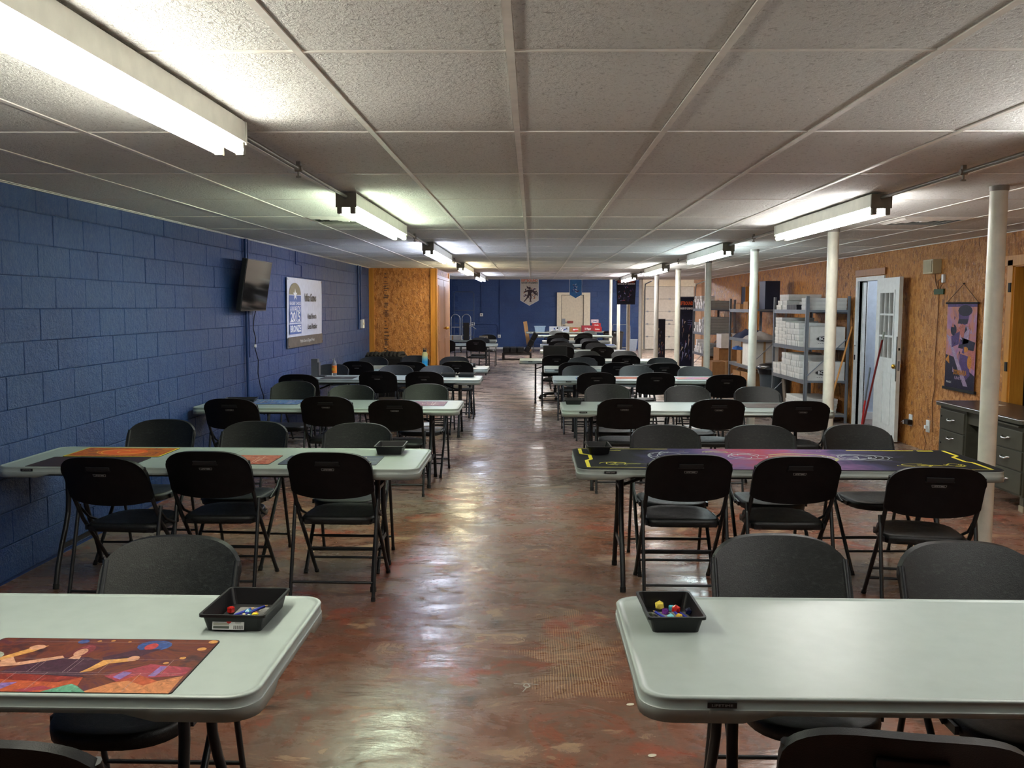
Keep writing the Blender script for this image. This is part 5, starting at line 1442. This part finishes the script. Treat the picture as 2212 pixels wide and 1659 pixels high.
# hanging pennants at the end of the ceiling
def pennant(x, w, h, face, label, lines, seed, inks):
    t = thing('hanging_pennant', (x, YC - .06, H - .008), 0, label, 'banner')
    mx = Matrix.Rotation(PI / 2, 4, 'X')
    pts = [(-w / 2, -h + w * .28), (0, -h), (w / 2, -h + w * .28), (w / 2, 0), (-w / 2, 0)]
    MB().ext(pts, -.001, .001, WHT, mx).build('cloth', t)
    b = MB().poly([(p[0] * .95, p[1] * .985 - .004) for p in pts], face, .0016, mx)
    rr = random.Random(seed)
    for k in range(26):
        th = rr.uniform(0, 6.28); u = rr.gauss(0, .2) * w; v = -h * (.52 + rr.gauss(0, .15)); a = rr.uniform(.10, .30) * w
        u = max(-.36 * w, min(.36 * w, u)); v = max(-.82 * h, min(-.27 * h, v))
        q = [(u, v), (u + a * math.cos(th), v + a * math.sin(th)), (u + a * .7 * math.cos(th + .5), v + a * .7 * math.sin(th + .5))]
        q = [(max(-.45 * w, min(.45 * w, a_)), max(-.85 * h, min(-.24 * h, b_))) for a_, b_ in q]
        b.poly(q, inks[k % len(inks)], .002 + k * .00004, mx)
    if w > .4:      # plain inked runner figure
        F_ = lambda pts: b.poly([(p[0] * w, p[1] * h) for p in pts], inks[0], .0032, mx)
        F_([(-.06, -.30), (.04, -.28), (.08, -.34), (.03, -.39), (-.05, -.38)]); F_([(-.12, -.40), (.14, -.38), (.10, -.55), (.02, -.62), (-.08, -.54)])
        F_([(.10, -.39), (.30, -.46), (.40, -.42), (.38, -.50), (.28, -.50), (.08, -.46)]); F_([(-.10, -.40), (-.28, -.46), (-.34, -.42), (-.26, -.50), (-.08, -.46)])
        F_([(-.08, -.52), (.02, -.60), (-.12, -.74), (-.28, -.86), (-.32, -.84), (-.16, -.70)]); F_([(.0, -.56), (.10, -.54), (.12, -.70), (.06, -.86), (.0, -.86), (.04, -.70)])
    for (txt, sz, v, m) in lines: add_text(b, txt, sz, m, 0, v, .0035, width=w * .88, bold=.002, mx=mx)
    b.build('printed_art', t)
ink_br = plain('ink_sepia', rgb(70, 54, 58), .6); ink_lb = plain('ink_sand', rgb(190, 180, 164), .6)
pennant(-.08, .49, .70, plain('pennant_cream', rgb(216, 208, 192), .6), 'cream pennant with a dark ink figure hanging at the end of the ceiling', [('RIFTBOUND', .10, -.035, ORANGE), ('LEAGUE OF LEGENDS', .05, -.095, INK)], 3, (ink_br, ink_lb, ink_br, plain('ink_mauve', rgb(110, 90, 106), .6)))
pennant(1.15, .335, .50, plain('pennant_blue', rgb(44, 112, 172), .6), 'small sky blue pennant hanging in front of the cream door', [], 8, (plain('ink_ice', rgb(190, 206, 224), .6), plain('ink_maroon', rgb(84, 34, 50), .6), plain('ink_deepblue', rgb(28, 62, 130), .6)))
t_ = thing('hanging_pennant', (2.49, YC - .06, H - .008), 0, 'dark purple hanging print with an orange title at the right end of the ceiling', 'banner')
mx = Matrix.Rotation(PI / 2, 4, 'X')
MB().ext([(-.24, -.66), (.24, -.66), (.26, 0), (-.26, 0)], -.001, .001, ART_SP, mx).build('cloth', t_)
b = MB(); rr = random.Random(6)
cc = (plain('ink_purple', rgb(84, 60, 140), .6), plain('ink_pinkred', rgb(180, 90, 110), .6), plain('ink_iceviolet', rgb(150, 150, 210), .6), plain('ink_deepviolet', rgb(52, 44, 104), .6))
for k in range(40):
    u, v, a, th = rr.uniform(-.2, .16), -.15 - rr.uniform(0, .44), rr.uniform(.03, .1), rr.uniform(0, 6.28)
    b.poly([(u, v), (u + a * math.cos(th) * .6, v + min(0, a * math.sin(th))), (u + .02, v + .03)], cc[k % 4], .002 + k * .00003, mx)
add_text(b, 'RIFTBOUND', .11, ORANGE, 0, -.045, .0036, width=.46, bold=.003, mx=mx); add_text(b, 'LEAGUE OF LEGENDS', .05, WHT, 0, -.115, .0036, width=.46, bold=.002, mx=mx)
b.build('printed_art', t_)

# ---------------------------------------------------------------- far room things
fu = thing('futon_chair', (-.62, 29.0, 0), 0, 'black tufted futon chair on a low dark frame on the far floor', 'lounge chair')
LEA = plain('black_leatherette', rgb(20, 21, 24), .22)
b = MB()
for i in range(3):
    for j in range(3): b.box((-.30 + i * .22, -.33 + j * .22, .22), (-.085 + i * .22, -.115 + j * .22, .40), LEA, bev=.03)
b.build('seat_cushion', fu)
b = MB()
mxb = Matrix.Translation((.36, 0, .24)) @ Matrix.Rotation(math.radians(28), 4, 'Y')
for i in range(3):
    for j in range(3): b.box((-.02, -.33 + j * .22, .02 + i * .23), (.14, -.115 + j * .22, .245 + i * .23), LEA, mxb, bev=.03)
b.build('back_cushion', fu)
DW = m_wood('dark_frame_wood', rgb(28, 22, 20), rgb(44, 34, 30))
MB().box((-.32, -.36, .16), (.60, -.31, .22), DW).box((-.32, .31, .16), (.60, .36, .22), DW).box((-.32, -.31, .16), (-.27, .31, .22), DW).box((.55, -.31, .16), (.60, .31, .22), DW).build('frame', fu)
for x in (-.32, .54):
    for y in (-.36, .31): MB().box((x, y, 0), (x + .06, y + .05, .16), DW).build('leg', fu)
MB().box((-.32, -.37, 0), (.6, -.36, .05), DW).build('floor_rail', fu)
pl = thing('leaning_plank', (-.10, 34.6, 0), 0, 'pine plank leaning against the left end of the drinks table', 'plank')
MB().box((-.07, 0, .0), (.07, .04, 1.12), WOODP, Matrix.Rotation(math.radians(-9), 4, 'Y') @ Matrix.Rotation(math.radians(-4), 4, 'X')).build('board', pl)
# drinks
def on_table(name, x, y, sx, sy, sz, mat, label, text=None, tm=None, z=TT, ink=WHT):
    t = thing(name, (x, y, z + .001), 0, label, 'box')
    MB().box((0, 0, 0), (sx, sy, sz), mat, bev=.004).build('box_body', t)
    if text:
        b = MB(); mx = Matrix.Translation((sx / 2, -.0012, sz / 2)) @ Matrix.Rotation(PI / 2, 4, 'X')
        b.poly(ell(0, 0, sx * .30, sz * .42, 16), tm, 0, mx); add_text(b, text, sz * .42, ink, 0, 0, .001, width=sx * .5, bold=.003, mx=mx); b.build('printed_logo', t)
    else:
        b = MB(); mx = Matrix.Translation((0, -.0012, 0)) @ Matrix.Rotation(PI / 2, 4, 'X'); rr = random.Random(int(x * 100))
        for k in range(10):
            u, v = rr.uniform(.02, sx - .08), rr.uniform(.02, sz - .07)
            b.poly([(u, v), (u + .06, v + .01), (u + .05, v + .05), (u + .01, v + .04)], rr.choice((WHT, INK, plain('ink_soda_blue', rgb(50, 76, 150), .5), plain('ink_grey2', rgb(150, 160, 170), .5))), .0003 * k, mx)
        b.build('printed_pattern', t)
    return t
RED = plain('soda_red', rgb(178, 30, 40), .5); MAR = plain('soda_maroon', rgb(130, 24, 40), .5)
tub = thing('clear_tub', (.28, 33.85, TT), 0, 'translucent blue plastic tub with a lid at the left of the drinks table', 'tub')
TUBM = plain('tub_plastic', rgb(150, 178, 206), .25)
MB().add([(x, y, z) for z, k in ((0, .85), (.2, 1)) for x, y in [(.2 * k * a, .14 * k * c_) for a, c_ in ((-1, -1), (1, -1), (1, 1), (-1, 1))]], [(0, 3, 2, 1), (0, 1, 5, 4), (1, 2, 6, 5), (2, 3, 7, 6), (3, 0, 4, 7)], TUBM).build('tub_body', tub)
MB().box((-.22, -.16, .195), (.22, .16, .22), TUBM, bev=.008).build('lid', tub)
on_table('soda_case', .62, 33.62, .36, .3, .20, plain('soda_pale', rgb(180, 190, 204), .5), 'pale blue and white soda case, left one of two')
on_table('soda_case', .99, 33.62, .36, .3, .20, plain('soda_pale', rgb(180, 190, 204), .5), 'pale blue and white soda case, right one of two')
on_table('soda_case', 1.37, 33.66, .40, .3, .17, BROWNC, 'brown snack carton in the middle of the drinks table', 'F', RED)
on_table('soda_case', 1.80, 33.62, .45, .3, .24, MAR, 'dark red soda case with white script on the drinks table', 'Dr Pepper', MAR)
on_table('soda_case', 2.26, 34.5, .34, .3, .17, RED, 'red soda case at the right end, lower one', 'Coke', RED)
on_table('soda_case', 2.24, 34.5, .32, .3, .14, RED, 'red and white soda case stacked on the lower red case', 'Cola', RED, TT + .172)
on_table('soda_case', 2.20, 34.5, .28, .28, .13, plain('soda_mixed', rgb(206, 180, 196), .5), 'pale topmost soda case with a blue logo', 'Diet', plain('soda_white', rgb(226, 226, 230), .5), TT + .314, plain('ink_soda_blue', rgb(50, 76, 150), .5))
# bins
tb = thing('trash_can', (2.98, 33.8, 0), 0, 'square black trash bin with an overflowing black liner in the far room', 'trash can')
MB().add([(x * k, y * k, z) for z, k in ((0, .26), (.72, .33)) for x, y in ((-1, -1), (1, -1), (1, 1), (-1, 1))], [(0, 3, 2, 1), (0, 1, 5, 4), (1, 2, 6, 5), (2, 3, 7, 6), (3, 0, 4, 7)], plain('bin_black', rgb(40, 40, 42), .6)).build('bin_body', tb)
MB().lathe([(.34, .60), (.37, .66), (.38, .74), (.33, .78), (.2, .76), (.05, .72)], plain('black_liner', rgb(16, 17, 20), .25), 14).build('bin_liner', tb)
tb = thing('trash_can', (3.78, 34.9, 0), 0, 'pale grey rectangular waste bin against the blue far wall', 'trash can')
MB().add([(x * k, y * k * .8, z) for z, k in ((0, .14), (.42, .19)) for x, y in ((-1, -1), (1, -1), (1, 1), (-1, 1))], [(0, 3, 2, 1), (0, 1, 5, 4), (1, 2, 6, 5), (2, 3, 7, 6), (3, 0, 4, 7)], plain('bin_pale', rgb(146, 160, 180), .5)).box((-.2, -.16, .42), (.2, .16, .45), plain('bin_pale', rgb(146, 160, 180), .5), bev=.01).build('bin_body', tb)
hr = thing('cart_handle', (3.36, 34.95, 0), 0, 'bent steel push handle of a cart behind the black bin', 'cart')
MB().tube([(-.32, 0, 0), (-.32, 0, .95), (-.28, 0, 1.0), (.28, 0, 1.0), (.34, 0, .94), (.36, 0, 0)], .014, GALV, 8).build('push_bar', hr)
MB().box((-.36, -.1, .1), (.38, .5, .14), GALV).build('platform', hr)
# hand trucks and ladder at the far left
for x, y, h_, lab in ((-2.78, 33.2, 1.38, 'grey steel hand truck with a rounded top, left one of the far pair'), (-2.42, 33.65, 1.38, 'grey steel hand truck with a rounded top, right one of the far pair')):
    t = thing('hand_truck', (x, y, 0), 0, lab, 'hand truck')
    w2 = .16
    MB().tube([(-w2, 0, .08), (-w2, .06, h_ - .16)] + [(w2 * math.cos(a), .065, h_ - .16 + w2 * math.sin(a)) for a in [PI * (1 - k / 8) for k in range(1, 8)]] + [(w2, .06, h_ - .16), (w2, 0, .08)], .016, GALV, 8).build('tube_frame', t)
    for z in (.3, .6, .9): MB().box((-w2, .015, z), (w2, .035, z + .035), GALV).build('cross_bar', t)
    MB().box((-.2, -.18, .03), (.2, .02, .045), GALV).build('toe_plate', t)
    for s_ in (-1, 1): MB().lathe([(.09, 0), (.1, .01), (.1, .04), (.09, .05)], RUBBER, 14, Matrix.Translation((s_ * .2 - .025, .07, .1)) @ Matrix.Rotation(PI / 2, 4, 'Y')).build('wheel', t)
ld = thing('platform_cart', (-2.62, 35.2, 0), 0, 'tall steel frame standing upright against the far blue wall', 'cart')
MB().tube([(-.38, 0, 0), (-.38, .05, 2.15), (-.32, .06, 2.22), (.32, .06, 2.22), (.38, .05, 2.15), (.38, 0, 0)], .016, plain('frame_blue_grey', rgb(70, 84, 110), .5, .4), 8).build('tube_frame', ld)
for z in (.5, 1.0, 1.5): MB().box((-.38, .0, z), (.38, .03, z + .03), plain('frame_blue_grey', rgb(70, 84, 110), .5, .4)).build('cross_bar', ld)
# outlets and pipes on the far wall
for x, z, w2, lab in ((-2.0, 1.34, .06, 'white thermostat at the end of a pipe on the far wall'), (-1.33 - 1.0, .98, .06, 'white outlet box at the left end of the horizontal far pipe'), (-1.30, .50, .06, 'white outlet box low on the far wall')):
    t = thing('wall_outlet', (x, YF - .006, z), 0, lab, 'outlet')
    MB().box((-w2, -.05, -w2), (w2, 0, w2), WHITEP, bev=.008).build('box', t)
    MB().box((-.02, -.055, -.02), (.02, -.05, .02), plain('outlet_grey', rgb(90, 96, 104), .5)).build('receptacle', t)
for pts, lab in (([(-2.0, 0, 1.40), (-2.0, 0, FAR_H)], 'dark blue pipe rising from the far thermostat'), ([(-1.28, 0, .56), (-1.28, 0, FAR_H)], 'dark blue pipe rising from the low far outlet'), ([(-2.27, 0, .98), (-1.45, 0, .98), (-1.36, 0, .90), (-1.34, 0, .56)], 'dark blue bent pipe joining two far outlets')):
    t = thing('wall_conduit', (0, YF - .03, 0), 0, lab, 'conduit')
    MB().tube(pts, .014, MORTAR, 8).build('pipe', t)
# things on the far-left tables
big_box(-2.45, 25.35, TT, .5, .2, .12, 'white box on the seventh left-row table')
on_table('supply_box', -1.45, 25.1, .22, .2, .12, plain('tin_box', rgb(150, 140, 120), .5), 'small tin box at the aisle end of the seventh left-row table')
mo = thing('desk_fan', (-1.80, 25.2, TT), 0, 'black gadget on a bent arm on the seventh left-row table', 'gadget')
MB().box((-.09, -.05, 0), (.07, .05, .48), BLACKP, bev=.01).build('body', mo)
MB().tube([(.07, 0, .40), (.16, 0, .38), (.26, 0, .30)], .01, CHROME, 6).build('arm', mo)
# black covered bench before the closet
hp = thing('covered_bench', (-3.05, 16.6, 0), 0, 'low black cloth-covered bench before the strand-board closet', 'bench')
MB().box((0, 0, 0), (.70, .7, .76), plain('black_cover', rgb(10, 10, 11), .9), bev=.05).build('cover', hp)
b = MB(); rr = random.Random(3)
for k in range(9): b.tube([(.04 + .07 * k, .05, .75), (.06 + .07 * k, .1, .79 + rr.uniform(0, .035)), (.08 + .07 * k, .5, .77 + rr.uniform(0, .03)), (.08 + .07 * k, .65, .74)], .035, plain('black_cover', rgb(10, 10, 11), .9), 8)
tag(b.build('fabric_folds', hp), kind='stuff')
# office chair at the sixth right table
oc = thing('office_chair', (.42, 16.62, 0), PI, 'black office swivel chair on casters behind the sixth right-row table', 'chair')
for k in range(5):
    a = math.radians(72 * k + 20)
    MB().tube([(0, 0, .10), (.16 * math.cos(a), .16 * math.sin(a), .09), (.29 * math.cos(a), .29 * math.sin(a), .07)], [.024, .02, .013], BLACKP, 8).build('base_arm', oc)
    MB().lathe([(.026, -.02), (.03, -.015), (.03, .015), (.026, .02)], BLACKP, 12, Matrix.Translation((.29 * math.cos(a), .29 * math.sin(a), .031)) @ Matrix.Rotation(PI / 2, 4, 'X')).build('caster', oc)
MB().lathe([(.03, .08), (.03, .2), (.016, .2), (.016, .42)], BLACKM, 12).build('gas_lift', oc)
MB().box((-.24, -.24, .42), (.24, .24, .50), plain('black_fabric', rgb(20, 20, 22), .9), bev=.03).build('seat', oc)
MB().box((-.22, -.27, .56), (.22, -.21, .96), plain('black_fabric', rgb(20, 20, 22), .9), bev=.03).box((-.03, -.25, .42), (.03, -.22, .6), BLACKP).build('backrest', oc)
# litter on the aisle floor
lt_ = thing('twist_tie', (-.02, 3.92 - .0, .001), 0, 'twisted clear plastic strip lying on the aisle floor', 'litter')
CLR = plain('clear_strip', rgb(200, 196, 186), .25)
MB().ribbon([(-.055, .03), (-.02, .024), (.0, .03), (.055, .022)], .006, CLR, .002).ribbon([(-.004, .028), (-.012, .0), (.004, -.02), (.018, .0), (.008, .024)], .006, CLR, .003).ribbon([(-.012, .0), (.006, -.008), (-.014, -.06)], .005, CLR, .0035).build('strip', lt_)
for x, y, lab in ((.455, 3.31, 'small pale paper scrap on the floor beside the first right-row table'), (.42, 3.75, 'tiny white fleck on the ridged floor patch')):
    lt_ = thing('paper_scrap', (x, y, .001), .4, lab, 'litter')
    MB().poly(ell(0, 0, .018, .012, 9), CREAM, .0015).build('scrap', lt_)
# papers on some seats
for x, y, z, lab in ((-1.13, 9.42, .452, 'white paper sheet on the seat of a chair at the third left-row table'), (1.70, 9.35, .452, 'white paper sheet on a chair seat at the third right-row table')):
    t = thing('paper_sheet', (x, y, z), .3, lab, 'paper')
    MB().box((-.10, -.13, 0), (.10, .13, .0015), WHT).build('sheet', t)
